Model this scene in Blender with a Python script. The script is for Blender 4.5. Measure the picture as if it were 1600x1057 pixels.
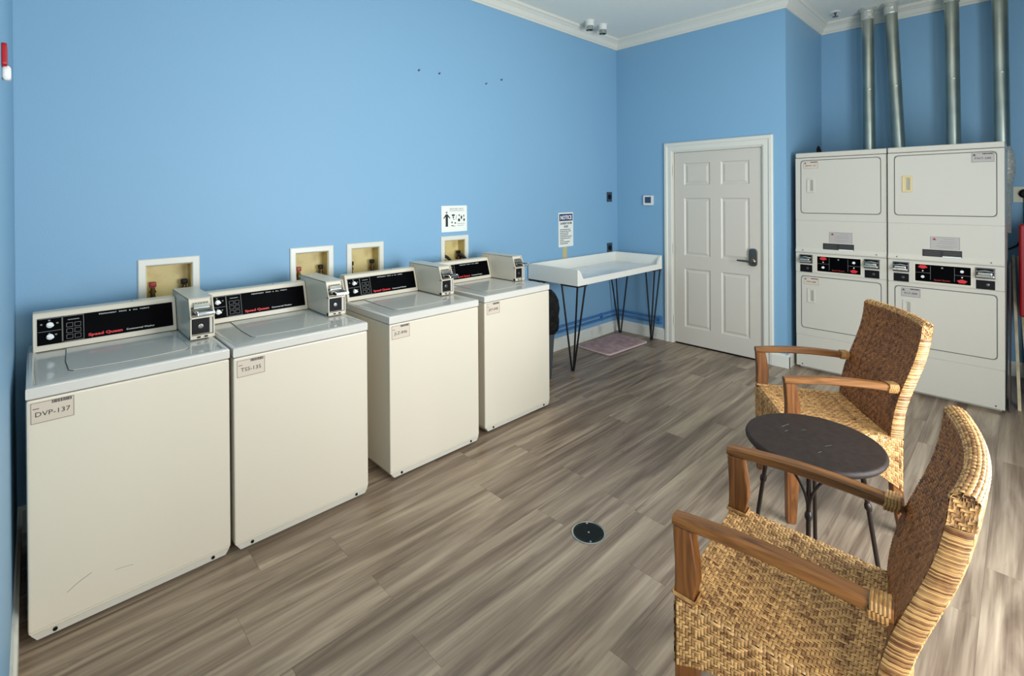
import bpy, bmesh, math, random
from mathutils import Vector, Matrix
random.seed(7)
PI = math.pi
scene = bpy.context.scene
for o in list(bpy.data.objects): bpy.data.objects.remove(o)
C = scene.collection

# ------------------------------------------------------------------ camera
def make_camera():
    cam = bpy.data.cameras.new('camera')
    o = bpy.data.objects.new('camera', cam); C.objects.link(o)
    f, cy = 774.06, 307.79
    yaw, pitch, roll = math.radians(45.965), math.radians(-0.198), math.radians(-0.384)
    fw = Vector((math.cos(yaw), math.sin(yaw), 0)); rt = Vector((math.sin(yaw), -math.cos(yaw), 0)); up = Vector((0, 0, 1))
    fw2 = fw * math.cos(pitch) + up * math.sin(pitch)
    up2 = up * math.cos(pitch) - fw * math.sin(pitch)
    rt3 = rt * math.cos(roll) + up2 * math.sin(roll)
    up3 = up2 * math.cos(roll) - rt * math.sin(roll)
    m = Matrix((rt3, up3, -fw2)).transposed().to_4x4()
    m.translation = Vector((-4.9863, -3.361, 1.6066))
    o.matrix_world = m
    cam.sensor_fit = 'HORIZONTAL'; cam.sensor_width = 36.0
    cam.lens = f / 1600 * 36
    cam.shift_y = (cy - 528.5) / 1600
    cam.clip_start = 0.02
    scene.camera = o
make_camera()

# ------------------------------------------------------------------ light
w = bpy.data.worlds.new('world'); scene.world = w; w.use_nodes = True
w.node_tree.nodes['Background'].inputs[0].default_value = (0.62, 0.78, 1.0, 1)
w.node_tree.nodes['Background'].inputs[1].default_value = .7
def area(name, loc, target, sx, sy, power, col):
    l = bpy.data.lights.new(name, 'AREA'); l.shape = 'RECTANGLE'; l.size = sx; l.size_y = sy
    l.energy = power; l.color = col
    o = bpy.data.objects.new(name, l); C.objects.link(o); o.location = loc
    d = Vector(target) - Vector(loc)
    o.rotation_euler = d.to_track_quat('-Z', 'Z' if abs(d.z) < .9 * d.length else 'Y').to_euler()
    return o
area('daylight', (-2.55, -4.43, 1.3), (-2.8, 0, 1.6), 1.5, 1.6, 128, (0.83, 0.915, 1.0))
area('doorway_daylight', (-4.5, -4.43, 1.1), (-3.3, -2.6, 0.9), 0.8, 1.9, 46, (1.0, 0.95, 0.86))
area('ceiling_light', (-3.1, -2.1, 3.36), (-3.1, -2.1, 0), 1.2, 0.6, 14, (1.0, 0.86, 0.62))
area('ceiling_light', (-0.9, -2.9, 3.36), (-0.9, -2.9, 0), 1.2, 0.6, 2.5, (1.0, 0.9, 0.75))
vs = scene.view_settings
scene.display_settings.display_device = 'sRGB'
vs.view_transform = 'Standard'; vs.look = 'None'; vs.gamma = 1.0; vs.use_curve_mapping = False
vs.exposure = 0.17

# ------------------------------------------------------------------ materials
def lin(c):
    return tuple(((v / 255) / 12.92 if v / 255 <= .04045 else ((v / 255 + .055) / 1.055) ** 2.4) for v in c) + (1,)
def mat(name, col, rough=.5, metal=0.0, spec=.5, bump=0, bscale=200, bdist=.001, coat=0, noise=None, emit=None, aniso=0):
    m = bpy.data.materials.new(name); m.use_nodes = True
    nt = m.node_tree; b = nt.nodes['Principled BSDF']
    b.inputs['Base Color'].default_value = lin(col); b.inputs['Roughness'].default_value = rough
    b.inputs['Metallic'].default_value = metal; b.inputs['Specular IOR Level'].default_value = spec
    b.inputs['Coat Weight'].default_value = coat; b.inputs['Coat Roughness'].default_value = .08
    tc = nt.nodes.new('ShaderNodeTexCoord')
    if bump:
        n = nt.nodes.new('ShaderNodeTexNoise'); n.inputs['Scale'].default_value = bscale; n.inputs['Detail'].default_value = 3
        nt.links.new(tc.outputs['Object'], n.inputs['Vector'])
        bp = nt.nodes.new('ShaderNodeBump'); bp.inputs['Strength'].default_value = bump; bp.inputs['Distance'].default_value = bdist
        nt.links.new(n.outputs['Fac'], bp.inputs['Height']); nt.links.new(bp.outputs['Normal'], b.inputs['Normal'])
    if noise:
        c2, sc, lo, hi = noise
        n = nt.nodes.new('ShaderNodeTexNoise'); n.inputs['Scale'].default_value = sc; n.inputs['Detail'].default_value = 5
        nt.links.new(tc.outputs['Object'], n.inputs['Vector'])
        r = nt.nodes.new('ShaderNodeValToRGB'); r.color_ramp.elements[0].position = lo; r.color_ramp.elements[1].position = hi
        r.color_ramp.elements[0].color = lin(col); r.color_ramp.elements[1].color = lin(c2)
        nt.links.new(n.outputs['Fac'], r.inputs['Fac']); nt.links.new(r.outputs['Color'], b.inputs['Base Color'])
    if emit:
        b.inputs['Emission Color'].default_value = lin(emit[0]); b.inputs['Emission Strength'].default_value = emit[1]
    return m
M = {}
M['wall'] = mat('blue_wall_paint', (127, 168, 196), .5, bump=.35, bscale=130, bdist=.0012, spec=.4)
M['ceiling'] = mat('ceiling_paint', (226, 225, 214), .8, bump=.4, bscale=60, bdist=.002)
M['trim'] = mat('white_trim_paint', (218, 214, 200), .32)
M['base'] = mat('scuffed_baseboard_paint', (222, 220, 208), .4, noise=((176, 170, 150), 7, .55, .8))
M['door'] = mat('white_door_paint', (205, 196, 181), .4, bump=.12, bscale=90)
M['enamel'] = mat('white_enamel', (213, 202, 181), .3, bump=.02, bscale=14, bdist=.004)
M['enamel_top'] = mat('glossy_white_enamel', (208, 203, 192), .1, bump=.012, bscale=14, bdist=.003)
M['enamel_grey'] = mat('grey_white_enamel', (198, 191, 176), .34, bump=.03, bscale=9, bdist=.005)
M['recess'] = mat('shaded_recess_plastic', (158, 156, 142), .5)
M['black_gloss'] = mat('black_gloss_panel', (3, 3, 4), .45, spec=.03)
M['black'] = mat('black_plastic', (9, 9, 10), .5, spec=.2)
M['gap'] = mat('dark_gap', (22, 22, 20), .8)
M['seam'] = mat('grey_gasket', (95, 95, 86), .7)
M['steel'] = mat('brushed_steel', (190, 190, 182), .3, metal=1)
M['chrome'] = mat('chrome', (215, 215, 210), .15, metal=1)
M['nickel'] = mat('dark_nickel', (120, 118, 112), .3, metal=1)
M['galv'] = mat('galvanised_duct', (165, 168, 155), .34, metal=1, bump=.1, bscale=30, noise=((190, 192, 178), 4, .4, .7))
M['foil'] = mat('foil_tape', (215, 212, 200), .35, metal=.6, bump=.9, bscale=50, bdist=.01)
M['iron'] = mat('black_iron', (16, 15, 15), .45)
M['bronze'] = mat('dark_bronze_tube', (42, 32, 27), .4, metal=.4)
M['tabletop'] = mat('dark_brown_tabletop', (40, 30, 25), .58, spec=.28, noise=((52, 39, 31), 40, .35, .7))
M['laminate'] = mat('white_laminate', (232, 229, 218), .3)
M['laminate_top'] = mat('worn_white_laminate', (218, 222, 222), .16, noise=((196, 203, 208), 6, .5, .75))
M['sticker'] = mat('sticker_beige', (202, 186, 166), .5)
M['sticker_grey'] = mat('sticker_grey', (172, 164, 156), .5)
M['ink'] = mat('black_ink', (32, 30, 30), .6)
M['grey_ink'] = mat('grey_ink', (130, 130, 128), .6)
M['red'] = mat('red_print', (205, 32, 36), .5)
M['darkred'] = mat('dark_red_print', (150, 20, 26), .5)
M['white_print'] = mat('white_print', (235, 235, 230), .5)
M['sign'] = mat('sign_white', (232, 232, 222), .4)
M['navy'] = mat('navy_print', (24, 32, 84), .45)
M['brass'] = mat('brass_valve', (110, 84, 48), .4, metal=.8)
M['boxin'] = mat('stained_box_plastic', (214, 192, 128), .5, noise=((176, 148, 84), 9, .45, .75))
M['rubber'] = mat('black_rubber_hose', (20, 18, 17), .45)
M['valve_red'] = mat('red_valve_handle', (150, 20, 20), .45)
M['outlet_plate'] = mat('dark_steel_plate', (74, 84, 92), .4, metal=.5)
M['beige_plate'] = mat('ivory_plastic', (214, 208, 180), .45)
M['beige'] = mat('yellowed_plastic', (208, 186, 138), .4)
M['screen'] = mat('thermostat_screen', (58, 72, 96), .2)
M['plastic'] = mat('white_plastic', (226, 224, 216), .4)
M['bin'] = mat('grey_bin_plastic', (66, 68, 72), .5)
M['bag'] = mat('black_bin_bag', (6, 6, 7), .42, spec=.3, bump=1, bscale=16, bdist=.03)
M['pipe_blue'] = mat('blue_painted_pipe', (64, 120, 176), .4)
M['rug'] = mat('mauve_bath_mat', (196, 164, 162), .95, bump=1, bscale=260, bdist=.006, noise=((166, 134, 134), 14, .4, .7))
M['drain'] = mat('dark_drain_metal', (34, 38, 30), .45, metal=.6)
M['red_paint'] = mat('red_gloss_paint', (168, 16, 24), .35)
M['navy_cloth'] = mat('navy_fabric', (28, 46, 92), .8)
M['board_dark'] = mat('dark_brown_board', (58, 38, 32), .6)
M['board_light'] = mat('pale_wood_slat', (214, 196, 160), .6, noise=((186, 164, 124), 10, .4, .7))
M['tape'] = mat('yellowed_tape', (190, 176, 126), .6)
M['clear'] = mat('strobe_lens', (235, 232, 225), .1)
M['subfloor'] = mat('dark_subfloor', (38, 34, 30), .9)

def wood_mat(name, dark, light, ax, rough=.35):
    m = mat(name, light, rough, spec=.45); nt = m.node_tree; b = nt.nodes['Principled BSDF']
    tc = nt.nodes.new('ShaderNodeTexCoord'); mp = nt.nodes.new('ShaderNodeMapping')
    s = [22, 22, 22]; s[ax] = 2.2; mp.inputs['Scale'].default_value = s
    nt.links.new(tc.outputs['Object'], mp.inputs['Vector'])
    n = nt.nodes.new('ShaderNodeTexNoise'); n.inputs['Scale'].default_value = 1.6; n.inputs['Detail'].default_value = 6; n.inputs['Distortion'].default_value = 1.1
    nt.links.new(mp.outputs['Vector'], n.inputs['Vector'])
    r = nt.nodes.new('ShaderNodeValToRGB'); r.color_ramp.elements[0].position = .3; r.color_ramp.elements[1].position = .68
    r.color_ramp.elements[0].color = lin(dark); r.color_ramp.elements[1].color = lin(light)
    nt.links.new(n.outputs['Fac'], r.inputs['Fac']); nt.links.new(r.outputs['Color'], b.inputs['Base Color'])
    return m
M['teak_x'] = wood_mat('teak_wood_arm', (80, 46, 18), (150, 98, 48), 0)
M['teak_z'] = wood_mat('teak_wood_leg', (76, 42, 17), (142, 88, 42), 2)

def plank_mat():
    m = mat('grey_vinyl_plank', (140, 128, 114), .34, spec=.45); nt = m.node_tree; b = nt.nodes['Principled BSDF']; L = nt.links.new
    tc = nt.nodes.new('ShaderNodeTexCoord'); oi = nt.nodes.new('ShaderNodeObjectInfo')
    mul = nt.nodes.new('ShaderNodeMath'); mul.operation = 'MULTIPLY'; mul.inputs[1].default_value = 57.0; L(oi.outputs['Random'], mul.inputs[0])
    cx = nt.nodes.new('ShaderNodeCombineXYZ'); L(mul.outputs[0], cx.inputs[0]); L(mul.outputs[0], cx.inputs[1]); L(mul.outputs[0], cx.inputs[2])
    ad = nt.nodes.new('ShaderNodeVectorMath'); ad.operation = 'ADD'; L(tc.outputs['Object'], ad.inputs[0]); L(cx.outputs[0], ad.inputs[1])
    def ns(sx, sy, sc, det, dist):
        mp = nt.nodes.new('ShaderNodeMapping'); mp.inputs['Scale'].default_value = (sx, sy, 1); L(ad.outputs[0], mp.inputs['Vector'])
        n = nt.nodes.new('ShaderNodeTexNoise'); n.inputs['Scale'].default_value = sc; n.inputs['Detail'].default_value = det; n.inputs['Distortion'].default_value = dist
        L(mp.outputs['Vector'], n.inputs['Vector']); return n.outputs['Fac']
    big = ns(.6, 6.5, 1.5, 5, 1.3); fine = ns(1.6, 60, 1.4, 7, .5); knot = ns(2.0, 8, 1.6, 2, 1.8)
    r = nt.nodes.new('ShaderNodeValToRGB'); cr = r.color_ramp
    cr.elements[0].position = .12; cr.elements[0].color = lin((94, 76, 60)); cr.elements[1].position = .9; cr.elements[1].color = lin((182, 162, 137))
    e = cr.elements.new(.42); e.color = lin((132, 113, 94)); e = cr.elements.new(.62); e.color = lin((157, 138, 116))
    mx = nt.nodes.new('ShaderNodeMix'); mx.data_type = 'FLOAT'; mx.inputs[0].default_value = .27; L(big, mx.inputs[2]); L(fine, mx.inputs[3])
    s = nt.nodes.new('ShaderNodeMapRange'); s.inputs[1].default_value = .25; s.inputs[2].default_value = .77; L(mx.outputs[0], s.inputs[0])
    rnd = nt.nodes.new('ShaderNodeMapRange'); rnd.inputs[3].default_value = -.03; rnd.inputs[4].default_value = .03; L(oi.outputs['Random'], rnd.inputs[0])
    a2 = nt.nodes.new('ShaderNodeMath'); a2.operation = 'ADD'; L(s.outputs[0], a2.inputs[0]); L(rnd.outputs[0], a2.inputs[1]); L(a2.outputs[0], r.inputs['Fac'])
    kr = nt.nodes.new('ShaderNodeMapRange'); kr.inputs[1].default_value = .66; kr.inputs[2].default_value = .76; kr.inputs[3].default_value = 0; kr.inputs[4].default_value = .38; L(knot, kr.inputs[0])
    m2 = nt.nodes.new('ShaderNodeMix'); m2.data_type = 'RGBA'; m2.inputs[7].default_value = lin((84, 66, 56)); L(kr.outputs[0], m2.inputs[0]); L(r.outputs['Color'], m2.inputs[6])
    L(m2.outputs[2], b.inputs['Base Color'])
    bp = nt.nodes.new('ShaderNodeBump'); bp.inputs['Strength'].default_value = .25; bp.inputs['Distance'].default_value = .001; L(fine, bp.inputs['Height']); L(bp.outputs['Normal'], b.inputs['Normal'])
    return m
M['plank'] = plank_mat()

def cane_mat(name, dark, light):
    m = mat(name, light, .42, spec=.45); nt = m.node_tree; b = nt.nodes['Principled BSDF']; L = nt.links.new
    at = nt.nodes.new('ShaderNodeAttribute'); at.attribute_name = 'tint'
    tc = nt.nodes.new('ShaderNodeTexCoord'); n = nt.nodes.new('ShaderNodeTexNoise'); n.inputs['Scale'].default_value = 45; n.inputs['Detail'].default_value = 3
    L(tc.outputs['Object'], n.inputs['Vector'])
    mx = nt.nodes.new('ShaderNodeMix'); mx.data_type = 'FLOAT'; mx.inputs[0].default_value = .45; L(at.outputs['Fac'], mx.inputs[2]); L(n.outputs['Fac'], mx.inputs[3])
    r = nt.nodes.new('ShaderNodeValToRGB'); r.color_ramp.elements[0].position = .22; r.color_ramp.elements[1].position = .72
    r.color_ramp.elements[0].color = lin(dark); r.color_ramp.elements[1].color = lin(light)
    L(mx.outputs[0], r.inputs['Fac']); L(r.outputs['Color'], b.inputs['Base Color']); return m
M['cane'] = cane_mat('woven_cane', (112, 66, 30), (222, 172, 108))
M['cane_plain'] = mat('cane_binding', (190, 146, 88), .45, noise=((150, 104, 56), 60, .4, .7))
M['cane_shaded'] = cane_mat('shaded_woven_cane', (88, 50, 24), (166, 108, 60))  # darker copy of the cane: shade on the backrest front painted into the colour
M['cane_dark'] = mat('dark_cane_underlay', (58, 34, 18), .8)

# ------------------------------------------------------------------ helpers
def V(*a): return Vector(a)
class MB:
    def __init__(s): s.bm = bmesh.new()
    def box(s, x0, x1, y0, y1, z0, z1, bev=0, seg=2, mtx=None):
        t = bmesh.new()
        bmesh.ops.create_cube(t, size=1)
        for v in t.verts: v.co = Vector(((x0 + x1) / 2 + v.co.x * (x1 - x0), (y0 + y1) / 2 + v.co.y * (y1 - y0), (z0 + z1) / 2 + v.co.z * (z1 - z0)))
        if bev: bmesh.ops.bevel(t, geom=list(t.edges), offset=bev, segments=seg, affect='EDGES', profile=.5)
        return s.merge(t, mtx)
    def merge(s, t, mtx=None):
        if mtx is not None: bmesh.ops.transform(t, matrix=mtx, verts=t.verts)
        me = bpy.data.meshes.new('t'); t.to_mesh(me); s.bm.from_mesh(me); bpy.data.meshes.remove(me); t.free(); return s
    def poly(s, pts, axis, a, b, bev=0, seg=2, mtx=None):
        """extrude a 2-D outline along axis from a to b. axis 0: pts=(y,z); 1: (x,z); 2: (x,y)"""
        t = bmesh.new()
        def P(p, d): return {0: (d, p[0], p[1]), 1: (p[0], d, p[1]), 2: (p[0], p[1], d)}[axis]
        va = [t.verts.new(P(p, a)) for p in pts]; vb = [t.verts.new(P(p, b)) for p in pts]
        t.faces.new(va); t.faces.new(list(reversed(vb)))
        for i in range(len(pts)):
            j = (i + 1) % len(pts); t.faces.new((va[j], va[i], vb[i], vb[j]))
        bmesh.ops.recalc_face_normals(t, faces=t.faces)
        if bev: bmesh.ops.bevel(t, geom=list(t.edges), offset=bev, segments=seg, affect='EDGES', profile=.5)
        return s.merge(t, mtx)
    def lathe(s, prof, n=24, c=(0, 0, 0), mtx=None):
        t = bmesh.new(); rings = []
        for r, z in prof:
            rings.append([t.verts.new((c[0] + max(r, 1e-4) * math.cos(2 * PI * k / n), c[1] + max(r, 1e-4) * math.sin(2 * PI * k / n), c[2] + z)) for k in range(n)])
        for a, b in zip(rings, rings[1:]):
            for k in range(n): t.faces.new((a[k], a[(k + 1) % n], b[(k + 1) % n], b[k]))
        t.faces.new(list(reversed(rings[0]))); t.faces.new(rings[-1])
        bmesh.ops.recalc_face_normals(t, faces=t.faces)
        return s.merge(t, mtx)
    def tube(s, pts, r, n=10, cap=True, radii=None):
        pts = [Vector(p) for p in pts]; rings = []; prev = None; bm = s.bm
        for i, p in enumerate(pts):
            d = (pts[min(i + 1, len(pts) - 1)] - pts[max(i - 1, 0)]).normalized()
            if prev is None:
                a = Vector((0, 0, 1)) if abs(d.z) < .9 else Vector((1, 0, 0)); u = d.cross(a).normalized()
            else: u = (prev - d * prev.dot(d)).normalized()
            prev = u; v = d.cross(u); rr = radii[i] if radii else r
            rings.append([bm.verts.new(p + u * rr * math.cos(2 * PI * k / n) + v * rr * math.sin(2 * PI * k / n)) for k in range(n)])
        for a, b in zip(rings, rings[1:]):
            for k in range(n): bm.faces.new((a[k], a[(k + 1) % n], b[(k + 1) % n], b[k]))
        if cap: bm.faces.new(list(reversed(rings[0]))); bm.faces.new(rings[-1])
        return s
    def loft(s, secs, cap=True):
        """list of rings (equal vertex count)"""
        bm = s.bm; rr = [[bm.verts.new(p) for p in sec] for sec in secs]; n = len(rr[0])
        for a, b in zip(rr, rr[1:]):
            for k in range(n): bm.faces.new((a[k], a[(k + 1) % n], b[(k + 1) % n], b[k]))
        if cap: bm.faces.new(list(reversed(rr[0]))); bm.faces.new(rr[-1])
        return s
    def build(s, name, m, parent=None, loc=None, smooth=True, ang=35, kind=None, label=None):
        bmesh.ops.recalc_face_normals(s.bm, faces=s.bm.faces)
        me = bpy.data.meshes.new(name); s.bm.to_mesh(me); s.bm.free()
        me.materials.append(M[m] if isinstance(m, str) else m)
        if smooth:
            me.polygons.foreach_set('use_smooth', [True] * len(me.polygons))
            me.set_sharp_from_angle(angle=math.radians(ang))
        o = bpy.data.objects.new(name, me); C.objects.link(o)
        if smooth:
            wn = o.modifiers.new('weighted_normals', 'WEIGHTED_NORMAL'); wn.keep_sharp = True; wn.weight = 100
        if parent: o.parent = parent
        if loc: o.location = loc
        if kind: o['kind'] = kind
        if label: o['label'] = label
        return o
def thing(name, label, cat, loc=(0, 0, 0), rz=0, group=None):
    o = bpy.data.objects.new(name, None); C.objects.link(o); o.location = loc; o.rotation_euler = (0, 0, rz)
    o.empty_display_size = .1
    o['label'] = label; o['category'] = cat
    if group: o['group'] = group
    return o
def tag(o, label, cat, group=None):
    o['label'] = label; o['category'] = cat
    if group: o['group'] = group
    return o
def kids(o): return [c for c in bpy.data.objects if c.parent == o]
def copy_tree(o, parent=None):
    c = o.copy(); C.objects.link(c); c.parent = parent
    for ch in kids(o): copy_tree(ch, c)
    return c
def rrect(x0, x1, z0, z1, r, n=5):
    pts = []
    for cx, cz, a0 in ((x1 - r, z1 - r, 0), (x0 + r, z1 - r, 90), (x0 + r, z0 + r, 180), (x1 - r, z0 + r, 270)):
        for k in range(n + 1):
            a = math.radians(a0 + 90 * k / n); pts.append((cx + r * math.cos(a), cz + r * math.sin(a)))
    return pts
def text(body, size, m, parent, mtx, name='lettering', align='LEFT', sx=1.0, bold=0, label=None, spacing=1.0):
    cu = bpy.data.curves.new('t', 'FONT'); cu.body = body; cu.size = size; cu.align_x = align; cu.extrude = .0004; cu.offset = bold; cu.resolution_u = 2
    cu.space_character = spacing
    to = bpy.data.objects.new('t', cu); C.objects.link(to)
    bpy.context.view_layer.update()
    me = bpy.data.meshes.new_from_object(to.evaluated_get(bpy.context.evaluated_depsgraph_get()))
    bpy.data.objects.remove(to); bpy.data.curves.remove(cu)
    me.transform(mtx @ Matrix.Diagonal((sx, 1, 1, 1)))
    me.materials.clear(); me.materials.append(M[m]); me.name = name
    o = bpy.data.objects.new(name, me); C.objects.link(o); o.parent = parent
    if label: o['label'] = label
    return o
def front(x, y, z, tilt=0):   # text plane facing local -Y, tilted back by tilt
    return Matrix.Translation((x, y, z)) @ Matrix.Rotation(PI / 2 - tilt, 4, 'X')

# ------------------------------------------------------------------ the room
XL, XD, YJ, YE, ZC = -5.05, 1.155, -1.837, -4.4, 3.42
def slab(name, u0, u1, z0, z1, holes, place, m='wall', th=.12):
    """wall slab with rectangular holes; place(u, d, z) -> world, d = 0 at the room face"""
    us = sorted({u0, u1} | {h[0] for h in holes} | {h[1] for h in holes}); zs = sorted({z0, z1} | {h[2] for h in holes} | {h[3] for h in holes})
    b = MB(); bm = b.bm; solid = {}
    for i in range(len(us) - 1):
        for j in range(len(zs) - 1):
            cu, cz = (us[i] + us[i + 1]) / 2, (zs[j] + zs[j + 1]) / 2
            solid[i, j] = not any(h[0] < cu < h[1] and h[2] < cz < h[3] for h in holes)
    vc = {}
    def vert(i, j, d):
        k = (i, j, d)
        if k not in vc: vc[k] = bm.verts.new(place(us[i], th * d, zs[j]))
        return vc[k]
    for (i, j), s in solid.items():
        if not s: continue
        for d in (0, 1): bm.faces.new([vert(a, c, d) for a, c in ((i, j), (i + 1, j), (i + 1, j + 1), (i, j + 1))])
        for di, dj, e in ((-1, 0, ((i, j), (i, j + 1))), (1, 0, ((i + 1, j), (i + 1, j + 1))), (0, -1, ((i, j), (i + 1, j))), (0, 1, ((i, j + 1), (i + 1, j + 1)))):
            if not solid.get((i + di, j + dj), False):
                bm.faces.new([vert(*e[0], 0), vert(*e[1], 0), vert(*e[1], 1), vert(*e[0], 1)])
    return b.build(name, m, kind='structure', smooth=False)
BOXES = [(-4.58, -4.288), (-3.775, -3.48), (-3.383, -3.09), (-2.562, -2.272)]
holesA = [(a + .036, b - .036, 1.0, 1.226) for a, b in BOXES]
slab('wall_left', XL, 0, 0, ZC, holesA, lambda u, d, z: (u, d, z))
slab('wall_back', YJ, 0, 0, ZC, [(-1.637, -.709, 0, 2.066)], lambda u, d, z: (d, u, z))
slab('wall_right', YE, YJ, 0, ZC, [], lambda u, d, z: (XD + d, u, z))
slab('wall_side', .12, XD, 0, ZC, [], lambda u, d, z: (u, YJ + d, z))
slab('wall_end', YE, 0, 0, ZC, [], lambda u, d, z: (XL - d, u, z))
slab('wall_front', XL, XD, 0, ZC, [(-4.95, -4.05, .02, 2.15), (-3.45, -1.65, .2, 2.25)], lambda u, d, z: (u, YE - d, z))
MB().box(XL - .12, XD + .12, YE - .12, .12, ZC, ZC + .1).build('ceiling', 'ceiling', kind='structure', smooth=False)
fl = MB().box(XL - .12, XD + .12, YE - .12, .12, -.1, -.006).build('floor', 'subfloor', kind='structure', smooth=False)
# vinyl planks: each one its own piece
pw, plen = .18, 1.22
pm = {}
def plank_mesh(L, W):
    k = (round(L, 3), round(W, 3))
    if k not in pm:
        b = MB(); b.box(0.0002, L - .0002, .0002, W - .0002, -.006, 0, bev=.0004, seg=1)
        o = b.build('plank', 'plank', smooth=False); pm[k] = o.data; bpy.data.objects.remove(o)
    return pm[k]
rows = int(math.ceil(-YE / pw))
for r in range(rows):
    y1 = -r * pw; y0 = max(y1 - pw, YE)
    x = XL - random.uniform(.1, 1.1)
    segs = []
    while x < XD:
        segs.append((max(x, XL), min(x + plen, XD))); x += plen
    for a, b_ in segs:
        parts = [(a, b_, y0, y1)]
        if y1 > YJ + 1e-6:
            if y0 >= YJ - 1e-6: parts = [(a, min(b_, 0), y0, y1)]
            else: parts = [(a, b_, y0, YJ), (a, min(b_, 0), YJ, y1)] if b_ > 0 else parts
        for p in parts:
            if p[1] - p[0] < .02: continue
            o = bpy.data.objects.new('plank', plank_mesh(p[1] - p[0], p[3] - p[2])); C.objects.link(o)
            o.location = (p[0], p[2], 0); o.parent = fl

# crown moulding and baseboards
room = [(XL, 0), (0, 0), (0, YJ), (XD, YJ), (XD, YE), (XL, YE)]
def inward(i):   # inward normal of edge i -> i+1 (clockwise outline, inside on the right)
    a, b = Vector(room[i]), Vector(room[(i + 1) % 6]); d = (b - a).normalized(); return Vector((d.y, -d.x))
crown = [(0, ZC - .108), (.010, ZC - .108), (.013, ZC - .092), (.020, ZC - .088), (.028, ZC - .078), (.040, ZC - .050), (.060, ZC - .034), (.066, ZC - .026), (.078, ZC - .024), (.084, ZC - .012), (.084, ZC), (0, ZC)]
for i in range(6):
    n0, n1, n2 = inward(i - 1), inward(i), inward((i + 1) % 6)
    a, b = Vector(room[i]), Vector(room[(i + 1) % 6])
    mb = MB(); mb.loft([[tuple(a + (n0 + n1) * d) + (z,) for d, z in crown], [tuple(b + (n1 + n2) * d) + (z,) for d, z in crown]])
    mb.build('trim_%d' % (i + 1), 'trim', kind='structure', ang=20)
def base(name, p, q, n, h=.125, t=.016, m='base'):
    p, q, n = Vector(p), Vector(q), Vector(n)
    pr = [(0, 0), (t, 0), (t, h * .86), (t * .55, h * .93), (t * .4, h), (0, h)]
    MB().loft([[tuple(p + n * d) + (z,) for d, z in pr], [tuple(q + n * d) + (z,) for d, z in pr]]).build(name, m, kind='structure', ang=20)
base('baseboard_left', (XL, 0), (0, 0), (0, -1))
base('baseboard_back', (0, -.016), (0, -.618), (-1, 0))
base('baseboard_corner', (0, -1.709), (0, YJ - .026), (-1, 0), .12, .03, 'trim')
base('baseboard_side', (-.026, YJ), (XD, YJ), (0, -1), .12, .026, 'trim')
base('baseboard_right', (XD, YJ - .026), (XD, YE), (-1, 0))
base('baseboard_end', (XL, -.016), (XL, YE), (1, 0))
base('baseboard_front', (-3.9, YE), (XD, YE), (0, 1))

# daylight openings behind the camera
def window(name, x0, x1, z0, z1, cols):
    b = MB(); y0, y1 = YE - .09, YE - .03; t = .05
    b.box(x0, x1, y0, y1, z0, z0 + t); b.box(x0, x1, y0, y1, z1 - t, z1); b.box(x0, x0 + t, y0, y1, z0 + t, z1 - t); b.box(x1 - t, x1, y0, y1, z0 + t, z1 - t)
    for k in range(1, cols):
        x = x0 + (x1 - x0) * k / cols; b.box(x - .02, x + .02, y0, y1, z0 + t, z1 - t)
    b.build(name, 'trim', kind='structure', smooth=False)
window('window_1', -3.45, -1.65, .2, 2.25, 2)
window('door_2', -4.95, -4.05, .02, 2.15, 1)

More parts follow.
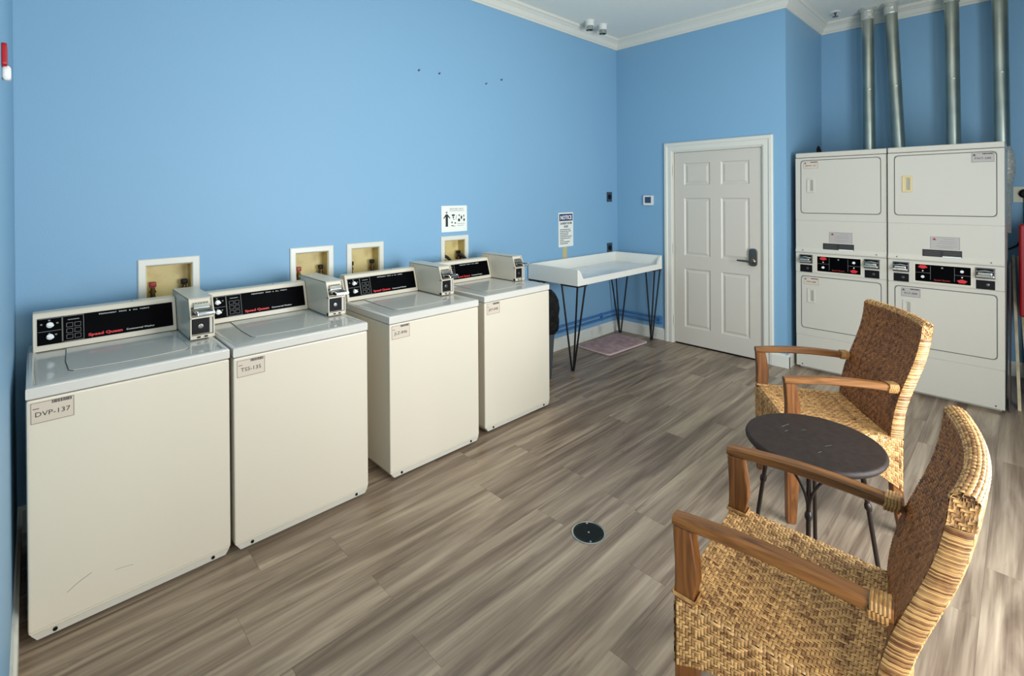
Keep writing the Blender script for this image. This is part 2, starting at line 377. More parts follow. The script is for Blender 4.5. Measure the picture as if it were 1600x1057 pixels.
# ------------------------------------------------------------------ door
def six_panel_door():
    # local frame: x to the right seen from the room, y into the wall, z up
    root = bpy.data.objects.new('door_1', None); C.objects.link(root); root['kind'] = 'structure'
    root.location = (0, -.709, 0); root.rotation_euler = (0, 0, -PI / 2)
    W0, W1, H = .015, .913, 2.051
    cols = [(.127, .408), (.520, .797)]; rws = [(1.70, 1.935), (.95, 1.565), (.19, .815)]
    leaf = MB(); bm = leaf.bm; y = .012
    xs = sorted({W0, W1} | {c for p in cols for c in p}); zs = sorted({.012, H} | {c for p in rws for c in p})
    hole = lambda i, j: any(abs(xs[i] - c[0]) < 1e-6 for c in cols) and any(abs(zs[j] - c[0]) < 1e-6 for c in rws)
    for i in range(len(xs) - 1):
        for j in range(len(zs) - 1):
            a, b, c, d = xs[i], xs[i + 1], zs[j], zs[j + 1]
            def ring(k, yy): return [bm.verts.new(p) for p in ((a + k, yy, c + k), (b - k, yy, c + k), (b - k, yy, d - k), (a + k, yy, d - k))]
            if not hole(i, j): bm.faces.new(ring(0, y))
            else:
                rs = [ring(0, y), ring(.012, y + .010), ring(.022, y + .010), ring(.040, y + .003)]
                for r0, r1 in zip(rs, rs[1:]):
                    for k in range(4): bm.faces.new((r0[k], r0[(k + 1) % 4], r1[(k + 1) % 4], r1[k]))
                bm.faces.new(rs[-1])
    bmesh.ops.remove_doubles(bm, verts=bm.verts, dist=1e-5)
    leaf.box(W0, W1, y + .014, y + .045, .012, H)
    for x0_, x1_ in ((W0, W0 + .002), (W1 - .002, W1)): leaf.box(x0_, x1_, y, y + .03, .012, H)
    leaf.box(W0, W1, y, y + .03, H - .002, H)
    lf = leaf.build('door_leaf', 'door', root, smooth=False)
    # casing with stepped profile
    cas = MB(); prof = [(0, 0), (0, -.012), (.012, -.018), (.05, -.018), (.062, -.026), (.085, -.026), (.094, -.018), (.094, 0)]
    def leg(path):
        # path: 3 or 4 corner points (inner edge) with outward mitre vectors
        cas.loft([[(p[0] + o[0] * d, yy, p[1] + o[1] * d) for d, yy in prof] for p, o in path])
    leg([((.003, 0), (-1, 0)), ((.003, 2.066), (-1, 1)), ((.925, 2.066), (1, 1)), ((.925, 0), (1, 0))])
    cas.build('door_casing', 'trim', root, ang=20)
    jm = MB(); jm.box(0, .013, 0, .12, 0, 2.066); jm.box(.915, .928, 0, .12, 0, 2.066); jm.box(.013, .915, 0, .12, 2.053, 2.066)
    jm.build('door_jamb', 'trim', root, smooth=False)
    MB().box(.013, .915, .10, .115, 0, 2.053).build('door_backing', 'gap', root, smooth=False)
    for z in (.25, 1.02, 1.86):
        h = MB(); h.tube([(.012, -.004, z - .05), (.012, -.004, z + .05)], .007, 10); h.box(.004, .012, -.003, .001, z - .05, z + .05)
        h.build('hinge', 'trim', root)
    lk = MB(); lk.poly(rrect(.795, .872, .905, 1.075, .030), 1, .011, -.014, bev=.006); ho = lk.build('door_lock', 'nickel', root)
    k = MB(); k.lathe([(.027, 0), (.027, .012), (.016, .018), (.014, .05), (.02, .055), (.02, .062)], 20, mtx=Matrix.Translation((.836, -.014, .955)) @ Matrix.Rotation(PI / 2, 4, 'X'))
    k.tube([(.836, -.066, .955), (.80, -.068, .957), (.74, -.066, .958), (.705, -.058, .957)], .010, 12, radii=[.013, .011, .0095, .008])
    k.build('door_handle', 'nickel', ho)
    kp = MB(); kp.poly(rrect(.808, .859, 1.01, 1.062, .010), 1, -.014, -.018, bev=.002)
    kp.build('keypad', 'outlet_plate', ho)
six_panel_door()

# ------------------------------------------------------------------ washers
WW = .651
def make_washer():
    # origin: floor, front left corner; x right, y to the wall, z up
    r = thing('washing_machine', '', 'washer', group='coin operated top load washers along the blue wall')
    b = MB(); b.box(0, WW, 0, .705, .045, .884, bev=.010)
    # slightly tucked kick strip under the front
    b.poly([(.022, .018), (WW - .022, .018), (WW, .05), (0, .05)], 1, .004, .70, bev=.003)
    cab = b.build('cabinet', 'enamel', r)
    k = MB(); k.poly([(.024, .019), (WW - .024, .019), (WW - .008, .042), (.008, .042)], 1, -.0012, .004)
    ks = k.build('kick_strip', 'enamel_grey', r, smooth=False)
    for x in (.072, WW - .072):
        MB().lathe([(.007, 0), (.007, .003), (.004, .004)], 12, mtx=Matrix.Translation((x, -.001, .032)) @ Matrix.Rotation(PI / 2, 4, 'X')).build('screw', 'black', ks)
    for x in (.06, WW - .06):
        for y in (.06, .64):
            MB().lathe([(.022, 0), (.022, .012), (.01, .014), (.01, .03)], 14, (x, y, 0)).build('foot', 'black', r)
    # top panel with a sunken field
    t = MB(); bm = t.bm
    def ring(k, z, y1=.70): return [bm.verts.new(p) for p in ((k, k, z), (WW - k, k, z), (WW - k, y1 - k, z), (k, y1 - k, z))]
    rs = [ring(0.003, .886), ring(0, .890), ring(0, .922), ring(.003, .928), ring(.010, .931), ring(.024, .930), ring(.032, .925)]
    for a, c in zip(rs, rs[1:]):
        for q in range(4): bm.faces.new((a[q], a[(q + 1) % 4], c[(q + 1) % 4], c[q]))
    bm.faces.new(rs[-1]); bm.faces.new(list(reversed(rs[0])))
    t.build('top_panel', 'enamel_top', r, ang=50)
    # lid with bowed front edge
    def lid(k):
        pts = [(.128 + k, .535), (.118 + k, .30), (.122 + k, .16 + k), (.135 + k, .140 + k)]
        for q in range(11):
            u = q / 10; pts.append((.17 + .31 * u, .134 + k - .012 * math.sin(PI * u)))
        pts += [(.512 - k, .140 + k), (.525 - k, .16 + k), (.529 - k, .30), (.519 - k, .535)]
        return pts
    MB().poly(lid(-.0028), 2, .9248, .9256).build('lid_gap', 'seam', r, smooth=False)
    l = MB(); l.poly(lid(0), 2, .9252, .9292, bev=.0018); lo = l.build('lid', 'enamel_top', r, ang=30)
    # console
    tilt = math.atan2(.045, .155)
    cb = MB(); cb.poly([(.545, .928), (.59, 1.086), (.60, 1.093), (.655, 1.093), (.67, 1.08), (.69, .928)], 0, .018, .551, bev=.006)
    cs = cb.build('console', 'enamel', r)
    def onface(u, v, d=0):   # point on the slanted console face; v up the slope from z=.93
        return Vector((u, .5455 + v * math.sin(tilt) - d * math.cos(tilt), .930 + v * math.cos(tilt) + d * math.sin(tilt)))
    def face_mtx(u, v, d): return Matrix.Translation(onface(u, v, d)) @ Matrix.Rotation(PI / 2 - tilt, 4, 'X')
    def plate(pts, d0, d1, name, m, par):
        q = MB(); mt = Matrix.Translation(onface(0, 0, 0)) @ Matrix.Rotation(PI / 2 - tilt, 4, 'X')
        q.poly(pts, 2, d0, d1, mtx=mt); return q.build(name, m, par, smooth=False)
    plate(rrect(.030, .538, .022, .146, .004), 0, .0015, 'panel_border', 'enamel_grey', cs)
    pn = plate(rrect(.033, .535, .025, .143, .003), .0015, .0024, 'control_panel', 'black_gloss', r)
    plate([(.114, .03), (.119, .03), (.119, .14), (.114, .14)], .0024, .0028, 'divider', 'seam', pn)
    o = MB(); mt = Matrix.Translation(onface(0, 0, 0)) @ Matrix.Rotation(PI / 2 - tilt, 4, 'X')
    for q in ([(.036, .139), (.112, .139), (.112, .1405), (.036, .1405)], [(.036, .083), (.112, .083), (.112, .0845), (.036, .0845)], [(.121, .139), (.19, .139), (.19, .1405), (.121, .1405)],
              [(.189, .028), (.1905, .028), (.1905, .14), (.189, .14)], [(.121, .028), (.19, .028), (.19, .0295), (.121, .0295)], [(.135, .122), (.175, .122), (.175, .1255), (.135, .1255)]): o.poly(q, 2, .0024, .0028, mtx=mt)
    for i in range(2):
        for j in range(3):
            x0, z0 = .130 + i * .028, .038 + j * .026
            for q in ([(x0, z0), (x0 + .022, z0), (x0 + .022, z0 + .0012), (x0, z0 + .0012)], [(x0, z0 + .018), (x0 + .022, z0 + .018), (x0 + .022, z0 + .0192), (x0, z0 + .0192)], [(x0, z0), (x0 + .0012, z0), (x0 + .0012, z0 + .018), (x0, z0 + .018)], [(x0 + .021, z0), (x0 + .022, z0), (x0 + .022, z0 + .018), (x0 + .021, z0 + .018)]): o.poly(q, 2, .0024, .0028, mtx=mt)
    for x, z in ((.047, .116), (.1, .116), (.073, .131), (.073, .072), (.095, .066)): o.poly(rrect(x - .0035, x + .0035, z - .003, z + .003, .001, 2), 2, .0024, .0028, mtx=mt)
    o.build('panel_print', 'grey_ink', pn, smooth=False)
    for v in (.110, .058):
        kb = MB(); kb.lathe([(.013, 0), (.012, .008), (.009, .010)], 18, mtx=face_mtx(.075, v, .0024))
        kb.poly([(-.004, -.014), (.004, -.014), (.007, .002), (.003, .012), (-.003, .012), (-.007, .002)], 2, .010, .020, bev=.0015, mtx=face_mtx(.075, v, .0) @ Matrix.Rotation(1.1, 4, 'Z'))
        kb.build('knob', 'white_print', pn)
    text('Speed Queen', .0175, 'red', pn, face_mtx(.205, .036, .0025), sx=1.32, bold=.0007)
    text('Commercial Washer', .0115, 'white_print', pn, face_mtx(.345, .037, .0025), sx=1.15)
    text('PERMANENT  PRESS  &  ALL  FABRIC', .0085, 'white_print', pn, face_mtx(.245, .128, .0025), sx=1.15, spacing=1.25)
    MB().lathe([(.005, 0), (.004, .002)], 12, (.375, .622, 1.092)).build('console_screw', 'black', cs)
    # coin meter
    c = MB(); x0, x1 = .553, .655
    sec = [(.67, .931), (.67, 1.12), (.30, 1.12), (.268, 1.035), (.268, .938), (.268, .931)]
    # shell with recessed front
    c.poly([(.67, .931), (.67, 1.12), (.31, 1.12), (.29, 1.035), (.29, .931)], 0, x0 + .002, x1 - .002)
    for xa, xb in ((x0, x0 + .006), (x1 - .006, x1)): c.poly([(.67, .931), (.67, 1.121), (.30, 1.121), (.266, 1.036), (.266, .931)], 0, xa, xb, bev=.0015, seg=1)
    c.poly([(.67, 1.118), (.67, 1.122), (.299, 1.122), (.303, 1.116)], 0, x0, x1)
    c.box(x0, x1, .266, .292, 1.028, 1.036, bev=.001); c.box(x0, x1, .267, .292, .931, .948, bev=.001)
    cm = c.build('coin_meter', 'enamel', r, ang=25)
    MB().box(x0 + .010, x1 - .022, .278, .289, .952, 1.024, bev=.002).build('coin_drawer', 'black', cm)
    MB().box(x1 - .020, x1 - .007, .274, .289, .950, 1.026, bev=.001).build('drawer_strip', 'enamel_grey', cm)
    MB().lathe([(.011, 0), (.011, .004), (.007, .005)], 16, mtx=Matrix.Translation((x0 + .045, .278, .988)) @ Matrix.Rotation(PI / 2, 4, 'X')).build('lock', 'nickel', cm)
    for x in (x0 + .035, x0 + .065): MB().box(x - .007, x + .007, .265, .268, .936, .943).build('slot', 'black', cm)
    # slide: sloping back plate, slotted head and tray
    tl = math.atan2(.034, .085)
    sm = Matrix.Translation(((x0 + x1) / 2, .290, 1.037)) @ Matrix.Rotation(-tl, 4, 'X')
    s_ = MB(); s_.box(-.043, .043, -.006, .0, .0, .080, bev=.002, mtx=sm); sl = s_.build('slide_plate', 'nickel', cm)
    s_ = MB(); s_.box(-.034, .034, -.026, -.006, .030, .052, bev=.003, mtx=sm)
    for k in range(6): s_.box(-.032 + k * .0115, -.0265 + k * .0115, -.020, -.006, .052, .062, bev=.001, seg=1, mtx=sm)
    s_.build('coin_head', 'steel', sl)
    s_ = MB(); s_.box(-.037, .037, -.085, -.006, .010, .020, bev=.003); s_.box(-.037, -.029, -.09, -.006, .010, .030, bev=.003); s_.box(.029, .037, -.09, -.006, .010, .030, bev=.003); s_.box(-.037, .037, -.102, -.084, .008, .026, bev=.004)
    bmesh.ops.transform(s_.bm, matrix=Matrix.Translation(((x0 + x1) / 2, .290, 1.037)) @ Matrix.Rotation(-.08, 4, 'X'), verts=s_.bm.verts)
    s_.build('coin_slide', 'chrome', sl)
    return r
def barcode(b, x, z, w, h, y0, y1, n=14):
    rr = random.Random(3); q = x
    while q < x + w:
        t = rr.choice((.3, .5, .8)) * w / n; b.box(q, q + t, y0, y1, z, z + h); q += t + rr.choice((.25, .4)) * w / n
def sticker(parent, code, x, z, w=.12, h=.078, m='sticker', y=0, tsize=None, brand=False):
    s = MB().poly(rrect(x, x + w, z, z + h, .003, 3), 1, y - .0008, y + .001).build('sticker', m, parent, smooth=False)
    o = MB(); t = .0011
    for a in ((x + .002, x + w - .002, z + .002, z + .002 + t), (x + .002, x + w - .002, z + h - .002 - t, z + h - .002), (x + .002, x + .002 + t, z + .002, z + h - .002), (x + w - .002 - t, x + w - .002, z + .002, z + h - .002)):
        o.box(a[0], a[1], y - .0012, y - .0007, a[2], a[3])
    barcode(o, x + w * .48, z + h * .82, w * .46, h * .14, y - .0012, y - .0007)
    o.box(x + w * .06, x + w * .2, y - .0012, y - .0007, z + h * .68, z + h * .71)
    if brand: o.poly([(x + w * .05, z + h * .74), (x + w * .2, z + h * .74), (x + w * .125, z + h * .9)], 1, y - .0012, y - .0007)
    o.build('sticker_print', 'ink', s, smooth=False)
    text(code, tsize or h * .31, 'ink', s, front(x + w / 2, y - .0010, z + h * .32), align='CENTER', sx=1.08)
    return s
washer = make_washer()
WX = [(-5.011, -.893), (-4.349, -.905), (-3.560, -.892), (-2.823, -.851)]
WL = ['white coin operated top load washer with sticker DVP-137, in the left corner nearest the camera',
      'white coin operated top load washer with sticker TSS-135, standing tight beside washer DVP-137',
      'white coin operated top load washer with JLZ sticker, third from the left corner',
      'white coin operated top load washer with JKP sticker, next to the folding table']
codes = ['DVP-137', 'TSS-135', 'JLZ-846', 'JKP-848']
spos = [(.011, .795), (.013, .792), (.013, .796), (.019, .799)]
ws = [washer] + [copy_tree(washer) for _ in range(3)]
for o, (x, y), l, cd, sp in zip(ws, WX, WL, codes, spos):
    o.location = (x, y, 0); o['label'] = l
    sticker(o, cd, *sp)
# scratches on the first washer's front
sc = MB(); sc.tube([(.105, -.0002, .145), (.135, -.0004, .165), (.175, -.0002, .182)], .0009, 5); sc.tube([(.245, -.0002, .155), (.275, -.0004, .152), (.30, -.0002, .147)], .0006, 5)
sc.build('scratch', 'grey_ink', washer)

# ------------------------------------------------------------------ washer supply boxes in the wall
BL = ['recessed washer supply box with red and dark valves above washer DVP-137', 'recessed washer supply box with red and dark valves above washer TSS-135',
      'recessed washer supply box with dark valves, right beside the box above TSS-135', 'recessed washer supply box with curving black hoses under the square notice']
for i, (a, b_) in enumerate(BOXES):
    r = thing('supply_box', BL[i], 'utility box', (a, 0, .963), 0, 'washer supply boxes recessed in the blue wall')
    W, H = b_ - a, .303; t = .038
    f = MB(); prof = [(0, 0), (0, -.006), (.005, -.010), (t - .005, -.010), (t, -.006), (t, .004)]
    cs_ = [((0, 0), (1, 1)), ((W, 0), (-1, 1)), ((W, H), (-1, -1)), ((0, H), (1, -1)), ((0, 0), (1, 1))]
    f.loft([[(p[0] + o[0] * d, y, p[1] + o[1] * d) for d, y in prof] for p, o in cs_], cap=False)
    f.build('frame', 'trim', r, ang=30)
    c = MB(); x0, x1, z0, z1, D = t + .001, W - t - .001, t + .001, H - t - .001, .085
    c.box(x0, x1, D, D + .004, z0, z1); c.box(x0, x0 + .003, 0, D, z0, z1); c.box(x1 - .003, x1, 0, D, z0, z1); c.box(x0, x1, 0, D, z0, z0 + .003); c.box(x0, x1, 0, D, z1 - .003, z1)
    c.build('box_shell', 'boxin', r, smooth=False)
    for q, vx in enumerate((.075, .225)):
        vx = vx * W / .292 + (.0 if i < 2 else (-.015 if q == 0 else .0))
        v = MB(); v.tube([(vx, .05, .085), (vx, .05, .135)], .011, 12); v.tube([(vx, .05, .1), (vx, .08, .1)], .008, 10); v.lathe([(.016, 0), (.016, .01), (.012, .014)], 14, (vx, .05, .108))
        vo = v.build('valve', 'brass', r)
        MB().box(vx - .016, vx + .016, .038, .062, .138, .168, bev=.006).build('valve_handle', 'valve_red' if (q == 0 and i < 2) else 'black', vo)
        h = MB(); s = (1 if q == 0 else 1)
        if i == 3: pts = [(vx - .03 + .05 * q, .05, .1), (vx - .01, .03, .135), (vx + .02, .0, .115), (vx + .035, -.04, .05), (vx + .035, -.06, -.10)]
        else: pts = [(vx, .05, .09), (vx, .035, .06), (vx, .005, .045), (vx, -.045, .0), (vx, -.05, -.12)]
        # smooth the hose
        sm = []
        for k in range(len(pts) - 1):
            p0, p1, p2, p3 = [Vector(pts[max(0, min(len(pts) - 1, k + d))]) for d in (-1, 0, 1, 2)]
            for n in range(6):
                u = n / 6; sm.append(.5 * ((2 * p1) + (p2 - p0) * u + (2 * p0 - 5 * p1 + 4 * p2 - p3) * u * u + (3 * p1 - p0 - 3 * p2 + p3) * u ** 3))
        sm.append(Vector(pts[-1])); h.tube(sm, .0125, 10); h.build('hose', 'rubber', r)

# ------------------------------------------------------------------ signs and small wall fittings
r = thing('notice_sign', 'white rectangular sign headed NOTICE laundry room rules, above the folding table', 'sign', (-1.073, -.001, 1.06))
bd = MB().poly(rrect(0, .240, 0, .360, .006, 3), 1, -.004, 0, bev=.001, seg=1).build('board', 'sign', r, smooth=False)
hd = MB().poly([(.012, .272), (.228, .272), (.228, .345), (.012, .345)], 1, -.0052, -.004).build('header', 'navy', r, smooth=False)
text('NOTICE', .058, 'white_print', hd, front(.12, -.0054, .288), align='CENTER', sx=.88, bold=.0018)
text('LAUNDRY ROOM', .030, 'ink', bd, front(.12, -.0043, .236), align='CENTER', sx=.80, bold=.0010)
text('RULES', .030, 'ink', bd, front(.12, -.0043, .203), align='CENTER', sx=.80, bold=.0010)
rr = random.Random(5); o = MB()
for k, wd in enumerate((.165, .175, .14, .13, .195, .17, .065, .155, .125)):
    x = .022; z = .178 - k * .0185
    while x < .022 + wd:
        q = rr.uniform(.006, .02); o.box(x, min(x + q, .022 + wd), -.0050, -.0042, z, z + .0075); x += q + .004
o.build('small_print', 'ink', bd, smooth=False)
tag(MB().box(-1.004, -.935, -.0015, 0, .90, 1.062).build('tape_strip', 'tape', smooth=False), 'yellowed strip on the wall hanging below the NOTICE sign', 'tape')

r = thing('instruction_sign', 'square white notice with a black standing figure and small icons, above the fourth supply box', 'sign', (-2.556, -.001, 1.30))
bd = MB().poly(rrect(0, .271, 0, .221, .004, 3), 1, -.004, 0, bev=.001, seg=1).build('board', 'sign', r, smooth=False)
text('REFUND INFO', .021, 'grey_ink', bd, front(.085, -.0043, .186), sx=1.1)
o = MB()
o.poly([(.045, .150), (.062, .150), (.090, .118), (.085, .112), (.066, .130), (.066, .050), (.070, .046), (.038, .046), (.042, .052), (.042, .130), (.025, .112), (.019, .118)], 1, -.0050, -.0042)
for cx, cz, rx, rz in ((.183, .098, .012, .013), (.209, .120, .008, .016), (.122, .140, .018, .008), (.122, .122, .006, .010), (.142, .074, .009, .006), (.112, .052, .012, .004), (.108, .080, .006, .008), (.238, .098, .008, .012), (.235, .132, .005, .010), (.185, .138, .007, .007), (.128, .104, .008, .003), (.132, .048, .012, .002)):
    o.poly([(cx + rx * math.cos(2 * PI * k / 12), cz + rz * math.sin(2 * PI * k / 12)) for k in range(12)], 1, -.0050, -.0042)
o.poly([(.148, .105), (.151, .105), (.160, .140), (.157, .140)], 1, -.0050, -.0042)
o.build('icons', 'ink', bd, smooth=False)
o = MB()
o.poly([(.053 + .009 * math.cos(2 * PI * k / 14), .164 + .010 * math.sin(2 * PI * k / 14)) for k in range(14)], 1, -.0050, -.0042)
for x0, x1, z in ((.085, .24, .176), (.165, .245, .066), (.165, .235, .050)): o.box(x0, x1, -.0050, -.0042, z, z + .003)
o.build('fine_print', 'grey_ink', bd, smooth=False)

for nm, z0, lb in (('upper', 1.521, 'dark square power outlet high on the left wall near the room corner'), ('lower', .929, 'dark square power outlet just above the folding table rim')):
    r = thing('wall_outlet', lb, 'outlet', (-.214, 0, z0), 0, 'dark dryer outlets on the left wall')
    MB().poly(rrect(0, .102, 0, .114, .004, 3), 1, -.006, 0, bev=.002).build('cover_plate', 'outlet_plate', r)
    MB().lathe([(.030, 0), (.030, .005), (.026, .007)], 24, mtx=Matrix.Translation((.051, -.006, .057)) @ Matrix.Rotation(PI / 2, 4, 'X')).build('socket', 'black', r)
r = thing('thermostat', 'small white thermostat with dark screen on the back wall beside the door', 'thermostat', (0, -.362, 1.482), -PI / 2)
MB().poly(rrect(0, .120, 0, .112, .010), 1, -.024, 0, bev=.004).build('housing', 'plastic', r)
MB().poly(rrect(.022, .098, .026, .094, .004), 1, -.0255, -.023).build('screen', 'screen', r, smooth=False)
MB().box(.082, .092, -.0262, -.0238, .098, .104).build('button', 'grey_ink', r, smooth=False)
for k, (x, z) in enumerate(((-2.765, 2.609), (-2.566, 2.616), (-2.055, 2.609), (-1.867, 2.673))):
    h = MB(); h.tube([(x, 0, z), (x, -.016, z - .004), (x, -.018, z + .008)], .0035, 8); h.lathe([(.007, 0), (.006, .003)], 12, mtx=Matrix.Translation((x, 0, z)) @ Matrix.Rotation(PI / 2, 4, 'X'))
    tag(h.build('wall_hook', 'outlet_plate'), 'tiny blue-grey wall anchor high on the empty left wall, ' + ('first', 'second', 'third', 'fourth')[k] + ' from the left', 'hook', 'tiny anchors left in the blue wall')
# wall pipes painted blue
r = thing('painted_pipe', 'pair of thin blue painted pipes running round the corner above the baseboard', 'pipe', (0, 0, .19))
for dz in (0.0, .05):
    MB().tube([(-2.15, -.022, dz), (-.05, -.022, dz), (-.03, -.026, dz), (-.022, -.04, dz), (-.022, -.585, dz)], .0125, 12).build('pipe', 'pipe_blue', r)
for x, y in ((-1.2, 0), (-.35, 0)): MB().box(x - .008, x + .008, -.036, 0, -.014, .064, bev=.002).build('pipe_clip', 'pipe_blue', r)
MB().box(-.037, 0, -.575, -.557, -.018, .070, bev=.003).build('pipe_clip', 'pipe_blue', r)

# fire alarm at the left edge of view
r = thing('fire_alarm', 'red fire alarm strobe with clear lens at the left edge of the photo', 'alarm', (XL, -1.25, 1.96), PI / 2)
MB().poly(rrect(-.04, .04, .036, .104, .008), 1, -.012, 0, bev=.003).build('housing', 'red_paint', r)
MB().poly(rrect(-.022, .022, 0, .040, .010), 1, -.020, 0, bev=.007, seg=3).build('strobe_lens', 'clear', r)

# ceiling cylinders + sprinkler
for k, (x, y, lb) in enumerate(((-.80, -.215, 'short white cylinder fixture under the ceiling corner, the one farther from the corner'), (-.60, -.235, 'short white cylinder fixture under the ceiling corner, the one nearer the corner'))):
    r = thing('ceiling_cylinder', lb, 'ceiling fixture', (x, y, ZC), 0, 'white cylinders under the ceiling corner')
    MB().lathe([(.050, 0), (.050, -.004), (.045, -.008), (.044, -.055), (.040, -.058)], 28).build('housing', 'plastic', r)
    MB().lathe([(.040, -.05), (.040, -.098), (.036, -.098), (.034, -.085)], 28).build('metal_ring', 'steel', r)
    MB().lathe([(.034, -.084), (.034, -.090), (.012, -.094)], 20).build('opening', 'black', r)
r = thing('fire_sprinkler', 'small metal fire sprinkler head on the ceiling left of the ducts', 'sprinkler', (.80, -2.05, ZC))
MB().lathe([(.045, 0), (.042, -.006), (.03, -.009)], 24).build('escutcheon', 'plastic', r)
s_ = MB(); s_.lathe([(.012, -.008), (.012, -.02), (.008, -.022)], 14)
for sgn in (-1, 1): s_.tube([(sgn * .010, 0, -.02), (sgn * .018, 0, -.032), (0, 0, -.046)], .003, 8)
s_.build('frame', 'nickel', r)
MB().lathe([(.026, -.046), (.026, -.049)], 20).build('deflector', 'nickel', r)

# ------------------------------------------------------------------ floor drain and mat
r = thing('floor_drain', 'round dark metal floor drain with small holes set in the middle of the floor', 'drain', (-3.102, -1.92, 0))
MB().lathe([(.078, 0), (.080, .0025), (.074, .004), (.071, .002)], 40).build('rim', 'steel', r)
MB().lathe([(.0725, .0005), (.0725, .0032)], 40).build('grate', 'drain', r)
h = MB()
for i in range(-6, 7):
    for j in range(-6, 7):
        x, y = i * .0105, j * .0105
        if x * x + y * y < .062 ** 2 and (i or j): h.box(x - .0032, x + .0032, y - .0032, y + .0032, .0031, .0037)
h.build('grate_hole', 'black', r, smooth=False, kind='stuff')
for x, y in ((0, 0), (.045, .045), (-.045, -.045)): MB().lathe([(.005, .003), (.004, .0055)], 12, (x, y, 0)).build('screw', 'steel', r)
mt = Matrix.Translation((-.524, -.315, 0)) @ Matrix.Rotation(math.radians(-2), 4, 'Z')
r = thing('bath_mat', 'mauve pink bath mat with rounded corners lying under the folding table', 'mat', (-.54, -.30, 0), math.radians(-3))
MB().poly(rrect(-.345, .345, -.215, .215, .05), 2, .001, .014, bev=.004).build('border', mat('mauve_border', (212, 186, 182), .9, bump=.6, bscale=200, bdist=.004), r)
MB().poly(rrect(-.330, .330, -.20, .20, .04), 2, .010, .0165, bev=.003).build('pile', 'rug', r)

# ------------------------------------------------------------------ folding table
def hairpin(root, corner, sx, sy):
    cx, cy = corner
    foot = (cx + sx * .055, cy + sy * .10, 0)
    l = MB(); l.box(min(cx + sx * .005, cx + sx * .14), max(cx + sx * .005, cx + sx * .14), min(cy, cy + sy * .2), max(cy, cy + sy * .2), .780, .7945)
    for tx, ty, fx, fy in ((.010, .190, -.010, .006), (.012, .012, -.006, -.008), (.125, .012, .010, 0)):
        l.tube([(cx + sx * tx, cy + sy * ty, .782), (foot[0] + sx * fx, foot[1] + sy * fy, .012)], .0085, 8)
    l.build('leg', 'iron', root)
r = thing('folding_table', 'white laminate laundry folding table with raised rim on black hairpin legs', 'table', (-.805, -.315, 0))
X0, X1, Y0, Y1 = -.732, .732, -.305, .303
MB().box(X0 + .002, X1 - .002, Y0 + .002, Y1 - .002, .7945, .832, bev=.001).build('tabletop', 'laminate_top', r)
b = MB(); t = .022
b.poly([(Y0, .795), (Y1, .795), (Y1, .94), (Y0, .94)], 0, X0, X0 + t, bev=.0015)   # left end
b.build('end_rim', 'laminate', r)
b = MB(); b.poly([(Y0, .795), (Y1, .795), (Y1, .94), (Y0, .94)], 0, X1 - t, X1, bev=.0015); b.build('end_rim', 'laminate', r)
b = MB(); b.box(X0 + t, X1 - t, Y1 - t, Y1, .795, .94, bev=.0015); b.build('back_rim', 'laminate', r)
b = MB(); b.poly([(X0 + t, .795), (X1 - t, .795), (X1 - t, .935), (X1 - t - .03, .905), (X1 - t - .06, .852), (X0 + t + .06, .852), (X0 + t + .03, .905), (X0 + t, .935)], 1, Y0, Y0 + t, bev=.001); b.build('front_rim', 'laminate', r)
for cx, sx in ((X0, 1), (X1, -1)):
    for cy, sy in ((Y0, 1), (Y1, -1)): hairpin(r, (cx + sx * .004, cy + sy * .004), sx, sy)

# bin with black bag
r = thing('trash_bin', 'grey trash bin with a black bag folded over its rim, beside the folding table', 'bin', (-1.875, -.32, 0))
b = MB(); pr = []
for z, kx, ky in ((0, .155, .165), (.012, .160, .170), (.60, .195, .200), (.62, .200, .205)):
    pr.append([(x, y, z) for x, y in rrect(-kx, kx, -ky, ky, .05)])
b.loft(pr); b.build('bin_body', 'bin', r)
b = MB(); rr = random.Random(2); pr = []
for z, kx, ky, wob in ((.40, .215, .215, .012), (.43, .245, .228, .012), (.50, .250, .230, .012), (.60, .248, .230, .012), (.68, .244, .232, .012), (.73, .225, .222, .016), (.77, .18, .19, .02), (.795, .12, .13, .02), (.80, .05, .05, .008)):
    ring = []
    for k, (x, y) in enumerate(rrect(-kx, kx, -ky, ky, min(kx, ky) * .6, 8)):
        q = 1 + rr.uniform(-1, 1) * wob * 3; ring.append((x * q, y * q, z + rr.uniform(-1, 1) * wob * .6))
    pr.append(ring)
b.loft(pr, cap=True); b.build('bin_bag', 'bag', r, ang=60)

